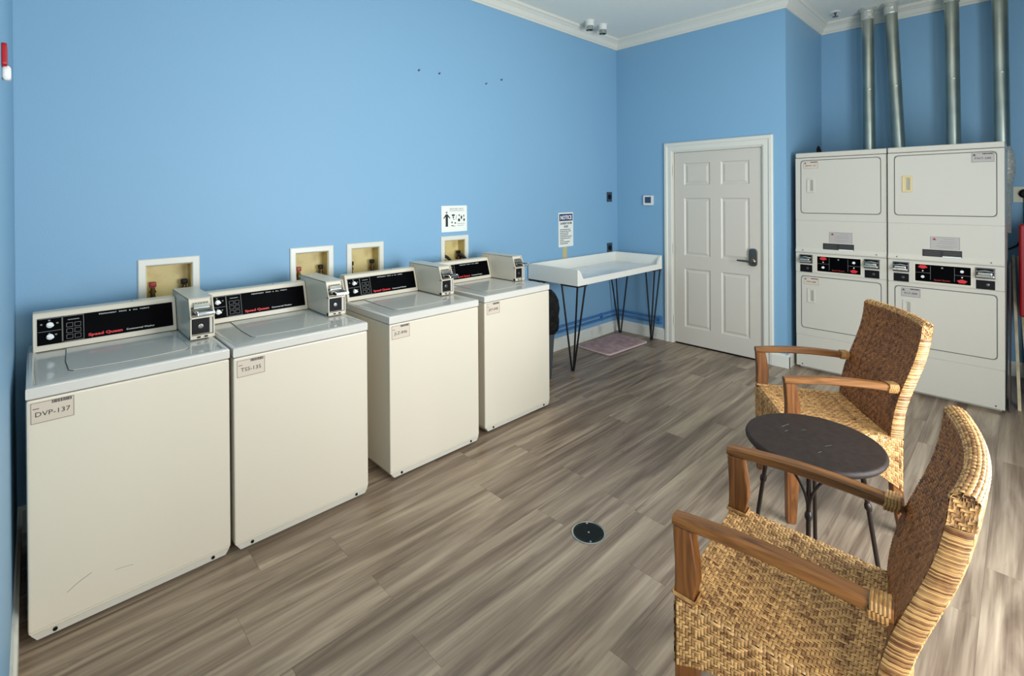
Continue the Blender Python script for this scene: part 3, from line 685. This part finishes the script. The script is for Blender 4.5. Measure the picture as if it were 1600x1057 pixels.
# ------------------------------------------------------------------ stacked dryers
DW, DH = .681, 1.9725
def make_dryer():
    r = thing('stacked_dryer', '', 'dryer', group='stacked coin operated dryers')
    b = MB(); b.box(0.002, DW - .002, .004, .711, .03, 1.925, bev=.006); b.box(.02, DW - .02, .05, .70, 0, .035); b.build('cabinet', 'enamel_grey', r)
    MB().box(0, DW, 0, .711, 1.929, DH, bev=.007, seg=3).build('top_cap', 'enamel_grey', r)
    def panel(x0, x1, z0, z1, name, bev=.004, y=0, d=.02): return MB().box(x0, x1, y, y + d, z0, z1, bev=bev).build(name, 'enamel_grey', r)
    def ringpanel(z0, z1, hz0, hz1, name):
        outer = [(0.001, z0), (DW - .001, z0), (DW - .001, z1), (0.001, z1)]
        b = MB(); hx0, hx1 = .048, .637; y0, y1 = 0, .016
        b.box(.001, DW - .001, y0, y1, z0, hz0 - .003); b.box(.001, DW - .001, y0, y1, hz1 + .003, z1)
        b.box(.001, hx0 - .003, y0, y1, hz0 - .003, hz1 + .003); b.box(hx1 + .003, DW - .001, y0, y1, hz0 - .003, hz1 + .003)
        bmesh.ops.remove_doubles(b.bm, verts=b.bm.verts, dist=1e-5)
        fp = b.build(name, 'enamel_grey', r, smooth=False)
        q = MB(); q.poly(rrect(hx0 - .006, hx1 + .006, hz0 - .006, hz1 + .006, .030, 6), 1, -.0006, .012); q.build('door_gap', 'seam', fp, smooth=False)
        q = MB(); q.poly(rrect(hx0, hx1, hz0, hz1, .026, 6), 1, -.006, .012, bev=.003); dr = q.build('dryer_door', 'enamel_grey', r, ang=30)
        return dr
    up = ringpanel(1.362, 1.925, 1.428, 1.900, 'upper_front')
    lo = ringpanel(.314, .883, .385, .850, 'lower_front')
    def handle(dr, z, m='enamel_grey', x=.094):
        q = MB(); bm = q.bm; x1 = x + .066; z0, z1 = z - .066, z + .066
        def rg(k, y): return [bm.verts.new((px, y, pz)) for px, pz in rrect(x + k, x1 - k, z0 + k, z1 - k, max(.008 - k * .2, .003), 3)]
        rs = [rg(0, -.006), rg(.002, -.012), rg(.010, -.013), rg(.016, -.0115), rg(.018, -.0065)]
        for a, c in zip(rs, rs[1:]):
            n = len(a)
            for k in range(n): bm.faces.new((a[k], a[(k + 1) % n], c[(k + 1) % n], c[k]))
        bm.faces.new(rs[-1]); h = q.build('handle', m, dr)
        MB().box(x + .030, x1 - .018, -.009, -.0066, z0 + .020, z1 - .020, bev=.001).build('grip_recess', 'recess' if m == 'enamel_grey' else 'tape', h)
        return h
    r['_h'] = 0
    handle(lo, .680); hu = handle(up, 1.675)
    # middle blank panel, bulging out at its lower edge
    MB().poly([(.0, 1.359), (.014, 1.359), (.014, 1.068), (-.010, 1.068), (-.012, 1.078), (.0, 1.112)], 0, .001, DW - .001, bev=.0015).build('middle_panel', 'enamel_grey', r, ang=25)
    for x in (.06, .61): MB().lathe([(.005, 0), (.004, .003)], 12, mtx=Matrix.Translation((x, -.009, 1.088)) @ Matrix.Rotation(PI / 2, 4, 'X')).build('screw', 'nickel', r)
    MB().box(.001, DW - .001, -.006, .016, .887, 1.064, bev=.003).build('meter_panel', 'enamel_grey', r)
    MB().box(.001, DW - .001, .0, .016, .024, .310, bev=.004).build('kick_panel', 'enamel_grey', r)
    for x in (.05, DW - .05): MB().lathe([(.005, 0), (.004, .003)], 12, mtx=Matrix.Translation((x, 0, .045)) @ Matrix.Rotation(PI / 2, 4, 'X')).build('screw', 'black', r)
    # control panel
    MB().poly(rrect(.166, .510, .899, 1.049, .004, 3), 1, -.0075, -.005).build('panel_surround', 'enamel', r, smooth=False)
    cp = MB().poly(rrect(.176, .500, .908, 1.040, .003, 3), 1, -.0090, -.005).build('control_panel', 'black_gloss', r, smooth=False)
    o = MB()
    for cx, cz, up_ in ((.222, 1.018, 1), (.452, .936, -1)):
        o.poly([(cx - .030, cz), (cx - .016, cz + .017 * up_), (cx + .016, cz + .017 * up_), (cx + .030, cz), (cx, cz - .012 * up_)], 1, -.0096, -.0089)
    o.build('red_marks', 'red', cp, smooth=False)
    o = MB()
    for x0, x1, z in ((.178, .268, .975), (.408, .498, .975)): o.box(x0, x1, -.0094, -.0089, z, z + .0015)
    for x in (.268, .408): o.box(x, x + .0015, -.0094, -.0089, .925, 1.03)
    o.lathe([(.007, 0), (.006, .002)], 14, mtx=Matrix.Translation((.338, -.009, 1.022)) @ Matrix.Rotation(PI / 2, 4, 'X'))
    o.build('panel_print', 'grey_ink', cp, smooth=False)
    text('Speed Queen', .015, 'darkred', cp, front(.337, -.0092, .922), align='CENTER', sx=1.15, bold=.0004)
    for x, z in ((.222, .944), (.452, 1.006)):
        k = MB(); k.lathe([(.011, 0), (.010, .008)], 16, mtx=Matrix.Translation((x, -.009, z)) @ Matrix.Rotation(PI / 2, 4, 'X')); k.box(x - .010, x + .010, -.024, -.017, z - .004, z + .004, bev=.002)
        k.build('knob', 'white_print', cp)
    for x, z in ((.222, .990), (.452, .962)):
        MB().lathe([(.005, 0), (.004, .002)], 12, mtx=Matrix.Translation((x, -.009, z)) @ Matrix.Rotation(PI / 2, 4, 'X')).build('indicator', 'white_print', cp)
    # coin slides
    for xa, xb in ((.038, .136), (.528, .630)):
        c = (xa + xb) / 2
        pl = MB().box(xa - .004, xb + .004, -.012, -.005, .968, 1.048, bev=.003).build('slide_plate', 'nickel', r)
        q = MB(); q.box(xa + .006, xb - .006, -.030, -.011, .985, 1.042, bev=.006); q.build('slide_housing', 'black', pl)
        q = MB(); q.box(xa + .004, xb - .004, -.060, -.028, .988, .998, bev=.003); q.box(xa + .012, xb - .012, -.066, -.030, .998, 1.018, bev=.006); q.box(xa + .002, xb - .002, -.075, -.058, .984, .996, bev=.004)
        q.tube([(xa + .004, -.03, 1.022), (c, -.045, 1.030), (xb - .004, -.03, 1.022)], .004, 8)
        q.build('coin_slide', 'chrome', pl)
        cd = MB().box(xa, xb, -.0085, -.005, .890, .956, bev=.002).build('coin_drawer', 'black', r)
        MB().lathe([(.010, 0), (.010, .003), (.006, .004)], 16, mtx=Matrix.Translation((c + .012, -.0085, .925)) @ Matrix.Rotation(PI / 2, 4, 'X')).build('lock', 'nickel', cd)
    # labels on the middle panel
    lb = MB().box(.268, .440, -.0012, .001, 1.166, 1.262).build('warning_label', 'sticker_grey', r, smooth=False)
    o = MB()
    for a in ((.268, .440, 1.260, 1.262), (.268, .270, 1.166, 1.262), (.438, .440, 1.166, 1.262)): o.box(a[0], a[1], -.0017, -.001, a[2], a[3])
    for x0, x1, z in ((.345, .410, 1.244), (.32, .415, 1.226), (.31, .42, 1.210), (.30, .42, 1.190), (.315, .40, 1.178)): o.box(x0, x1, -.0016, -.001, z, z + .0022)
    o.build('label_print', 'grey_ink', lb, smooth=False)
    MB().poly([(.280, 1.236), (.304, 1.236), (.292, 1.254)], 1, -.0017, -.001).build('label_mark', 'darkred', lb, smooth=False)
    bl = MB().box(.220, .452, -.0024, .001, 1.106, 1.160).build('instruction_label', 'ink', r, smooth=False)
    o = MB()
    for k in range(3):
        o.box(.230, .325, -.0028, -.002, 1.118 + k * .013, 1.1205 + k * .013); o.box(.345, .445, -.0028, -.002, 1.118 + k * .013, 1.1205 + k * .013)
    o.build('label_print', 'seam', bl, smooth=False)
    MB().box(.340, .448, -.0028, .001, 1.1065, 1.113).build('label_strip', 'white_print', bl, smooth=False)
    del r['_h']
    return r, hu
dr1, _ = make_dryer(); dr2 = copy_tree(dr1)
ang = math.radians(-90.4)
dr1.location = (.074, -1.893, 0); dr1.rotation_euler = (0, 0, ang); dr1['label'] = 'left stacked coin operated dryer next to the door, with plain white handles'
e = Vector((math.cos(ang), math.sin(ang)))
p2 = Vector((.050, -1.893 - .689))
dr2.location = (p2.x, p2.y, 0); dr2.rotation_euler = (0, 0, ang); dr2['label'] = 'right stacked coin operated dryer, with a yellowed beige handle on its upper door'
for d, hz in ((dr2, 1.675),):
    for c in kids(d):
        if c.name.startswith('dryer_door'):
            for h in kids(c):
                if h.name.startswith('handle') and max(v.co.z for v in h.data.vertices) > 1.2:
                    h.data = h.data.copy(); h.data.materials.clear(); h.data.materials.append(M['beige']); h['label'] = 'yellowed beige handle'
sticker(dr1, 'BDW-137', .068, 1.828, .118, .064, 'sticker', -.0065, .019, True)
sticker(dr1, 'DPA-888', .066, .778, .122, .062, 'sticker', -.0065, .019, True)
sticker(dr2, 'FWT-588', .505, 1.826, .124, .070, 'sticker_grey', -.0065, .021, True)
sticker(dr2, 'RCF-888', .086, .772, .122, .070, 'sticker_grey', -.0065, .021, True)

# ducts
DL = ['leftmost galvanised exhaust duct rising behind the left dryer', 'second galvanised exhaust duct from the left, leaning slightly', 'third galvanised exhaust duct from the left, behind the right dryer', 'rightmost galvanised exhaust duct with crumpled foil hose below']
for k, (ya, yb, tz) in enumerate(((-2.297, -2.304, 3.30), (-2.482, -2.535, 3.31), (-2.913, -2.924, 3.30), (-3.219, -3.232, 3.30))):
    r = thing('exhaust_duct', DL[k], 'duct', (.92, yb, 0), 0, 'galvanised exhaust ducts behind the dryers')
    z0 = 1.95 if k == 3 else .5
    y = lambda z: (yb + (ya - yb) * (z - 2.04) / (3.26 - 2.04)) - yb
    MB().tube([(0, y(z0), z0), (0, y(ZC), ZC)], .0505, 28).build('pipe', 'galv', r)
    c = MB(); pts = []; rad = []; rr = random.Random(k)
    for q in range(13):
        z = tz + (ZC - tz) * q / 12; pts.append((0, y(z), z)); rad.append(.053 + rr.uniform(0, .005) + (.012 if q > 9 else 0))
    c.tube(pts, .05, 22, radii=rad); c.build('foil_collar', 'foil', r)
    for z in (2.62,): c2 = MB(); c2.tube([(0, y(z - .008), z - .008), (0, y(z), z), (0, y(z + .008), z + .008)], .05, 28, radii=[.0506, .0522, .0506]); c2.build('joint_ring', 'galv', r)
    if k == 3:
        c = MB(); pts = []; rad = []
        for q in range(90):
            u = q / 89; z = 1.98 - .72 * u
            pts.append((-.10 * u * u, y(1.98) - .028 * math.sin(min(1, u * 2.2) * PI) , z)); rad.append(.053 + (.004 if q % 2 else -.002))
        c.tube(pts, .05, 20, radii=rad); c.build('flexible_hose', 'foil', r)
# small dark leaf-like strap on top of left dryer
s_ = MB(); s_.poly([(0, 0), (.05, 0), (.022, .075), (.008, .082), (-.004, .05)], 1, -.008, .008, bev=.002)
o = tag(s_.build('rubber_wedge', 'black', None, (.36, -1.995, DH)), 'small black pointed rubber piece lying on top of the left dryer', 'wedge'); o.rotation_euler = (0, 0, ang)

# ------------------------------------------------------------------ things at the far right
r = thing('wall_socket', 'ivory wall socket with a big black plug at the right edge of the photo', 'outlet', (XD, -3.292, 1.515), -PI / 2)
MB().poly(rrect(0, .13, 0, .135, .004, 3), 1, -.008, 0, bev=.002).build('cover_plate', 'beige_plate', r)
q = MB(); q.lathe([(.038, 0), (.040, .01), (.036, .035), (.02, .045)], 22, mtx=Matrix.Translation((.074, -.008, .075)) @ Matrix.Rotation(PI / 2, 4, 'X'))
q.build('plug', 'black', r)
q = MB(); q.tube([(.074, -.03, .05), (.074, -.028, -.05), (.070, -.028, -.20), (.055, -.028, -.30), (.025, -.028, -.375), (-.02, -.028, -.405), (-.08, -.028, -.41), (-.16, -.028, -.40)], .0085, 10)
q.build('cord', 'rubber', r)
def slat(name, p, q, wx, wy, m, label, cat, group=None):
    p, q = Vector(p), Vector(q); d = q - p
    def ring(c): return [(c.x - wx / 2, c.y - wy / 2, c.z), (c.x + wx / 2, c.y - wy / 2, c.z), (c.x + wx / 2, c.y + wy / 2, c.z), (c.x - wx / 2, c.y + wy / 2, c.z)]
    o = MB().loft([ring(Vector((0, 0, 0))), ring(d)]).build(name, m, None, p, smooth=False)
    tag(o, label, cat, group); return o
slat('dark_board', (.25, -3.283, 0), (.66, -3.283, 1.05), .30, .008, 'board_dark', 'dark brown board leaning in the gap right of the dryers', 'board')
slat('wooden_slat', (.22, -3.334, 0.0), (1.12, -3.293, 1.06), .045, .018, 'board_light', 'pale wooden slat leaning closest to the right dryer', 'slat')
slat('wooden_slat', (.62, -3.385, 0.0), (1.12, -3.325, 1.05), .045, .020, 'board_light', 'pale wooden slat leaning beside the red upright cleaner', 'slat')
b = MB(); pr = []
for z, a, c in ((0.0, .055, .055), (.2, .06, .07), (.6, .055, .06), (.9, .05, .045), (1.0, .03, .02)):
    pr.append([(x, y, z) for x, y in rrect(-a, a, -c, c, min(a, c) * .8, 5)])
b.loft(pr); o = b.build('navy_bag', 'navy_cloth', None, (1.06, -3.43, 0)); tag(o, 'navy blue fabric bag standing behind the pale slats', 'bag')
r = thing('upright_cleaner', 'red upright cleaner with black base at the right edge of the photo', 'cleaner', (.80, -3.554, 0))
MB().box(-.16, .12, -.08, .14, .02, .16, bev=.03, seg=3).build('base', 'black', r)
MB().box(-.09, .07, -.05, .10, .14, .62, bev=.03, seg=3).build('lower_body', 'navy_cloth', r)
MB().box(-.10, .06, .0, .225, .60, 1.345, bev=.018, seg=3).build('body', 'red_paint', r)
MB().tube([(0, .10, 1.33), (0, .10, 1.42)], .016, 10).build('handle_stub', 'steel', r)
for x in (-.1, .08): MB().lathe([(.03, 0), (.03, .02)], 18, mtx=Matrix.Translation((x, .13, .03)) @ Matrix.Rotation(-PI / 2, 4, 'X')).build('wheel', 'black', r)

# ------------------------------------------------------------------ round side table
r = thing('side_table', 'small round dark brown metal side table between the two wicker chairs', 'table', (-2.68, -2.752, 0))
TR, TZ = .251, .592
MB().lathe([(.05, TZ - .030), (TR - .02, TZ - .030), (TR - .006, TZ - .027), (TR, TZ - .019), (TR + .001, TZ - .012), (TR - .003, TZ - .004), (TR - .010, TZ), (.05, TZ)], 72).build('tabletop', 'tabletop', r, ang=50)
s_ = MB()
for x, y, l, a in ((-.02, -.06, .03, 1.0), (.05, .12, .05, 1.3), (.06, .05, .02, .9), (-.10, -.05, .02, 1.2), (.0, .10, .02, 1.35)):
    s_.box(-l / 2, l / 2, -.0012, .0012, TZ - .0002, TZ + .0003, mtx=Matrix.Translation((x, y, 0)) @ Matrix.Rotation(a - PI / 2, 4, 'Z'))
s_.build('scratch', 'seam', r, smooth=False)
for k, a in enumerate((-76, 13, 101, 190)):
    a = math.radians(a); P = lambda rad, z, da=0: (rad * math.cos(a + da), rad * math.sin(a + da), z)
    l = MB(); l.tube([P(.155, TZ - .03), P(.185, .37), P(.235, 0.006)], .0085, 12); l.lathe([(.011, 0), (.011, .008)], 14, P(.235, 0))
    lo = l.build('leg', 'bronze', r)
    l = MB(); l.tube([P(.181, .386), P(.184, .376), P(.186, .366), P(.189, .356)], .013, 14, radii=[.0095, .0135, .0135, .0095]); l.build('collar', 'bronze', lo)
    for sgn in (-1, 1):
        pts = []
        for q in range(13):
            u = q / 12; z = .37 + (TZ - .03 - .37) * math.sin(u * PI / 2) ** .9
            w_ = .16 * (1 - math.cos(u * PI / 2)) * sgn
            ca, sa = math.cos(a), math.sin(a); rad = .185 - .03 * u
            pts.append((rad * ca - w_ * sa, rad * sa + w_ * ca, z))
        MB().tube(pts, .0055, 8).build('brace', 'bronze', lo)

# ------------------------------------------------------------------ wicker armchairs
class Weave:
    def __init__(s): s.v = []; s.f = []; s.t = []
    def strip(s, pts, nrm, side, w, h, tint, ext=.18):
        """pts: 4 stations along, nrm & side vectors; builds an arched band"""
        b = len(s.v)
        hs = (-.35, 1, 1, -.35)
        for k in range(4):
            p = pts[k]; n = nrm[k]; q = side[k]
            s.v += [tuple(p - q * w / 2 + n * (h * hs[k] - h * .5)), tuple(p + n * h * (hs[k] + .25)), tuple(p + q * w / 2 + n * (h * hs[k] - h * .5))]
        for k in range(3):
            a = b + 3 * k
            s.f += [(a, a + 1, a + 4, a + 3), (a + 1, a + 2, a + 5, a + 4)]
        s.t += [tint] * 12
    def surf(s, fn, ns, nt, h=.0016, seed=0, run=2, bandw=14, mode='herring', vertical_tint=0):
        """fn(s,t in 0..1) -> position. cells ns x nt."""
        rr = random.Random(seed)
        def P(i, j):
            i = min(max(i, 0), ns); j = min(max(j, 0), nt); return fn(i / ns, j / nt)
        def frame(i, j):
            e = .4; a = P(i + e, j) - P(i - e, j); b = P(i, j + e) - P(i, j - e); n = a.cross(b)
            return a.normalized(), b.normalized(), n.normalized(), a.length / (2 * e) if 0 < i < ns else a.length / e, b.length / (2 * e) if 0 < j < nt else b.length / e
        def over(i, j):
            d = i if (i // bandw) % 2 == 0 else -i
            return ((j + d) % (2 * run)) < run
        for i in range(ns):          # strands running along t
            j = 0; base = rr.random()
            while j < nt:
                if over(i, j):
                    e = j
                    while e < nt and over(i, e): e += 1
                    s._band(P, frame, i + .5, j, e, True, rr, h, base); j = e
                else: j += 1
        for j in range(nt):
            i = 0; base = rr.random()
            while i < ns:
                if not over(i, j):
                    e = i
                    while e < ns and not over(e, j): e += 1
                    s._band(P, frame, j + .5, i, e, False, rr, h, base); i = e
                else: i += 1
    def _band(s, P, frame, c, a, b, along_t, rr, h, base):
        pts = []; ns = []; sd = []; L = b - a
        st = (a - .22, a + .30 * min(1, L / 2), b - .30 * min(1, L / 2), b + .22)
        wd = 0
        for q in st:
            i, j = (c, q) if along_t else (q, c)
            A, B, n, la, lb = frame(i, j); p = P(i, j)
            pts.append(p); ns.append(n); sd.append(A if along_t else B); wd = la if along_t else lb
        s.strip(pts, ns, sd, wd * .88, h, min(1, max(0, .6 * base + .5 * rr.random())))
    def wrap(s, fn, n, w_frac=.92, h=.0014, seed=0):
        """bands across: fn(u, v) u along the edge, v 0..1 across"""
        rr = random.Random(seed)
        for k in range(n):
            u = (k + .5) / n; pts = []; nn = []; sd = []
            for v in (0, .33, .67, 1):
                a = fn(min(u + .3 / n, 1), v) - fn(max(u - .3 / n, 0), v); b = fn(u, min(v + .05, 1)) - fn(u, max(v - .05, 0))
                pts.append(fn(u, v)); nn.append(a.cross(b).normalized()); sd.append(a.normalized())
            wd = (fn(min(u + .5 / n, 1), .5) - fn(max(u - .5 / n, 0), .5)).length
            b0 = len(s.v); s.strip(pts, nn, sd, wd * w_frac, h, rr.random())
    def build(s, name, m, parent):
        me = bpy.data.meshes.new(name); me.from_pydata(s.v, [], s.f); me.materials.append(M[m])
        at = me.attributes.new('tint', 'FLOAT', 'POINT'); at.data.foreach_set('value', s.t)
        me.polygons.foreach_set('use_smooth', [True] * len(me.polygons))
        o = bpy.data.objects.new(name, me); C.objects.link(o); o.parent = parent; o['kind'] = 'stuff'
        return o
def interp(tab, z):
    if z <= tab[0][0]: return tab[0][1]
    for (a, u), (b, v) in zip(tab, tab[1:]):
        if z <= b:
            t = (z - a) / (b - a); return u + (v - u) * t
    return tab[-1][1]
def smoothtab(tab):
    z0, z1 = tab[0][0], tab[-1][0]; out = []
    for k in range(41):
        z = z0 + (z1 - z0) * k / 40; out.append((z, sum(interp(tab, z + d) for d in (-.04, -.02, 0, .02, .04)) / 5))
    out[0] = (z0, tab[0][1]); out[-1] = (z1, tab[-1][1]); return out
FT = smoothtab([(.30, -.146), (.458, -.149), (.543, -.158), (.648, -.182), (.71, -.206), (.78, -.233), (.834, -.253), (.92, -.274), (.99, -.281)])
RT = smoothtab([(.30, -.200), (.459, -.202), (.57, -.209), (.643, -.229), (.708, -.253), (.765, -.275), (.823, -.296), (.9, -.314), (.99, -.327)])
HW = .262
def seatz(u, w):
    k = (u + .17) / .46
    return .462 + .030 * max(0, min(1, k)) - .022 * max(0, 1 - (w / .24) ** 2) * max(0, 1 - ((u - .02) / .27) ** 2)
def low_edge(u):     # lower edge of the side apron
    return interp([(-.21, .205), (-.14, .255), (-.05, .315), (.08, .345), (.18, .338), (.24, .322), (.30, .296)], u)
def bow(w, z): return .034 * (1 - (w / HW) ** 2) * (.45 + .55 * max(0, min(1, (z - .46) / .4)))
def make_chair():
    r = thing('wicker_armchair', '', 'chair', group='wicker armchairs by the side table')
    # ---- legs + arm posts (wood)
    for s in (1, -1):
        y0, y1 = s * .264, s * .219
        def sec(z, uf, ub, wo=.263, wi=.222): return [(ub, s * wi, z), (uf, s * wi, z), (uf, s * wo, z), (ub, s * wo, z)]
        b = MB()
        b.loft([sec(0, .292, .255, .262, .226), sec(.012, .295, .253, .263, .224), sec(.30, .296, .234), sec(.42, .296, .236), sec(.50, .296, .243), sec(.545, .295, .233), sec(.59, .295, .235), sec(.66, .299, .246), sec(.682, .3, .250)])
        bm = b.bm; bmesh.ops.bevel(bm, geom=[e for e in bm.edges], offset=.003, segments=1, affect='EDGES')
        b.build('front_leg', 'teak_z', r, ang=25)
        b = MB()
        b.loft([sec(0, -.195, -.232, .260, .226), sec(.2, -.160, -.205), sec(.44, -.152, -.198)])
        bmesh.ops.bevel(b.bm, geom=list(b.bm.edges), offset=.003, segments=1, affect='EDGES')
        b.build('back_leg', 'teak_z', r, ang=25)
        # arm: gently arched, square in section with eased edges
        b = MB(); secs = []
        for k in range(15):
            u = .302 - (.302 + .19) * k / 14; t = k / 14
            zt = .709 - .006 * t + .014 * math.sin(PI * min(1, t * 1.05)) ; th = .031 + .003 * math.sin(PI * t)
            if k == 0: th = .026; zt -= .001
            wi = .2215; wo = .2635
            c = .006
            ring = [(wo - c, zt), (wi + c, zt), (wi, zt - c), (wi, zt - th + c), (wi + c, zt - th), (wo - c, zt - th), (wo, zt - th + c), (wo, zt - c)]
            secs.append([(u, s * a, z) for a, z in ring])
        b.loft(secs); b.build('armrest', 'teak_x', r, ang=25)
        # mitre line between arm and post
        b = MB(); wv = Weave(); n_ = 9
        # cane lashing where the arm meets the back
        for k in range(5):
            u = -.150 - k * .0078; pts = []
            for q in range(17):
                a = 2 * PI * q / 16; ca, sa = math.cos(a), math.sin(a)
                f = 1 / max(abs(ca), abs(sa)) ** .75
                pts.append((u + (.004 if q > 8 else 0), s * (.2425 + .0245 * ca * f), .690 + .0190 * sa * f))
            b.tube(pts, .0042, 6, cap=False)
        b.build('cane_lashing', 'cane_plain', r)
        b = MB()
        for z in (.497, .502):
            b.tube([(.299, s * .266, z), (.299, s * .216, z), (.238, s * .216, z - .004), (.238, s * .266, z - .004), (.299, s * .266, z)], .0030, 6, cap=False)
        b.build('cane_lashing', 'cane_plain', r)
    # ---- seat underlay and woven skin
    w_in = .256
    b = MB(); N = 12; grid = []
    for i in range(N + 1):
        row = []
        for j in range(N + 1):
            u = -.17 + .455 * i / N; w_ = -w_in + 2 * w_in * j / N; row.append(b.bm.verts.new((u, w_, seatz(u, w_) - .004)))
        grid.append(row)
    for i in range(N):
        for j in range(N): b.bm.faces.new((grid[i][j], grid[i + 1][j], grid[i + 1][j + 1], grid[i][j + 1]))
    # side / front / back aprons of the underlay
    def apron(fn, n=20):
        rows_ = [[b.bm.verts.new(fn(k / n, v)) for v in (0, 1)] for k in range(n + 1)]
        for a, c in zip(rows_, rows_[1:]): b.bm.faces.new((a[0], a[1], c[1], c[0]))
    ap = .0045
    def side_fn(s):
        def f(k, v):
            u = -.200 + (.290 + .200) * k; zt = seatz(min(u, .285), HW) - .002 ; zb = low_edge(u)
            if u < -.15: zt = .47
            return Vector((u, s * (HW + .004 - (.010 * max(0, v - .93) / .07)), zb + (zt - zb) * v))
        return f
    def front_fn(k, v):
        w_ = -HW + 2 * HW * k; zt = seatz(.285, w_) - .001; zb = .300 + .034 * (1 - abs(w_ / HW) ** 3)
        return Vector((.297 - (.012 * max(0, v - .9) / .1), w_, zb + (zt - zb) * v))
    def back_fn(k, v):
        w_ = -HW + 2 * HW * k; return Vector((-.205, w_, .22 + .24 * v))
    for fn in (side_fn(1), side_fn(-1), front_fn): apron(lambda k, v, fn=fn: fn(k, v) - Vector((0, 0, 0)) * 1)
    us = MB(); bmesh.ops.scale(b.bm, vec=(.985, .982, 1), verts=b.bm.verts)
    b.build('seat_core', 'cane_dark', r)
    wv = Weave()
    wv.surf(lambda a, c: (lambda u, w_: Vector((u, w_, seatz(u, w_))))(-.165 + .455 * a, -(HW + .002) + 2 * (HW + .002) * c), 54, 62, .0028, 1, 2, 10)
    wv.build('woven_seat', 'cane', r)
    wv = Weave()
    wv.surf(lambda a, c: side_fn(1)(1 - a, c), 58, 20, .0026, 2, 2, 6)
    wv.surf(lambda a, c: side_fn(-1)(a, c), 58, 20, .0026, 3, 2, 6)
    wv.surf(lambda a, c: front_fn(a, c), 62, 20, .0026, 4, 2, 6)
    wv.build('woven_apron', 'cane', r)
    # ---- backrest: core, woven front / rear / top, wrapped edges
    ZT = .985
    def ff(w_, z): return interp(FT, z) - bow(w_, z)
    def rf(w_, z): return interp(RT, z) - bow(w_, z) * .8
    b = MB(); secs = []; NZ = 26
    for k in range(NZ + 1):
        z = .30 + (ZT - .30) * k / NZ; ring = []
        for q in range(13): w_ = -.256 + .512 * q / 12; ring.append((ff(w_, z) - .004, w_, z))
        for q in range(13): w_ = .256 - .512 * q / 12; ring.append((rf(w_, z) + .004, w_, z))
        secs.append(ring)
    b.loft(secs); b.build('backrest_core', 'cane_dark', r)
    hw = HW + .002
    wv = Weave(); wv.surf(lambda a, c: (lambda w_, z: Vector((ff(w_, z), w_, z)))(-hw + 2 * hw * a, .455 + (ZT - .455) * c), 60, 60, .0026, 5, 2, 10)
    wv.build('woven_backrest_front', 'cane_shaded', r)
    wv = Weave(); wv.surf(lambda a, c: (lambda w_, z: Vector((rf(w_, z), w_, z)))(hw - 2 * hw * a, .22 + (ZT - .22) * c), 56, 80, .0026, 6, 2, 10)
    wv.build('woven_backrest_rear', 'cane', r)
    # rolled top: half circle from front to rear
    def topfn(a, c):
        w_ = -hw + 2 * hw * a; f0, r0 = ff(w_, ZT), rf(w_, ZT); th = PI * c
        m_ = (f0 + r0) / 2; h_ = (f0 - r0) / 2
        return Vector((m_ + h_ * math.cos(th), w_, ZT + .018 * math.sin(th)))
    b = MB(); b.loft([[tuple(topfn(k / 16, c / 8) - Vector((0, 0, .003))) for c in range(9)] for k in range(17)]); b.build('top_roll_core', 'cane_dark', r)
    wv = Weave(); wv.surf(topfn, 54, 8, .0032, 7, 1, 200); wv.build('woven_top', 'cane', r)
    for s in (1, -1):
        # wrapped edge, bands run front to rear
        def efn(u, v, s=s):
            z = .46 + (.93 - .46) * u; a, c = ff(HW, z) + .001, rf(HW, z) - .001
            th = PI * v; q = (1 - math.cos(th)) / 2
            if s > 0: q = 1 - q
            return Vector((a + (c - a) * q, s * (HW + .0025 + .005 * math.sin(th)), z))
        wv = Weave(); wv.wrap(efn, 128, .9, .0013, 8 + s); wv.build('wrapped_edge', 'cane', r)
        def tfn(a, c, s=s):
            z = .93 + (ZT + .0175 - .93) * c; x0, x1 = ff(HW, min(z, ZT)), rf(HW, min(z, ZT))
            if z > ZT:
                m_, h_ = (x0 + x1) / 2, (x0 - x1) / 2 * math.sqrt(max(0, 1 - ((z - ZT) / .018) ** 2)); x0, x1 = m_ + h_, m_ - h_
            k = a if s < 0 else 1 - a
            return Vector((x0 + (x1 - x0) * k, s * (HW + .005 - .003 * max(0, z - ZT) / .018), z))
        wv = Weave(); wv.surf(tfn, 7, 10, .0024, 20 + s, 2, 3); wv.build('woven_corner', 'cane', r)
    return r
ch = make_chair(); ch2 = copy_tree(ch)
ch.location = (-3.419, -2.949, 0); ch.rotation_euler = (0, 0, math.radians(95.746))
ch['label'] = 'wicker armchair with wooden arms nearest the camera, in the lower right foreground'
ch2.location = (-1.981, -2.650, 0); ch2.rotation_euler = (0, 0, math.radians(124.823))
ch2['label'] = 'wicker armchair with wooden arms farther back, standing in front of the dryers'
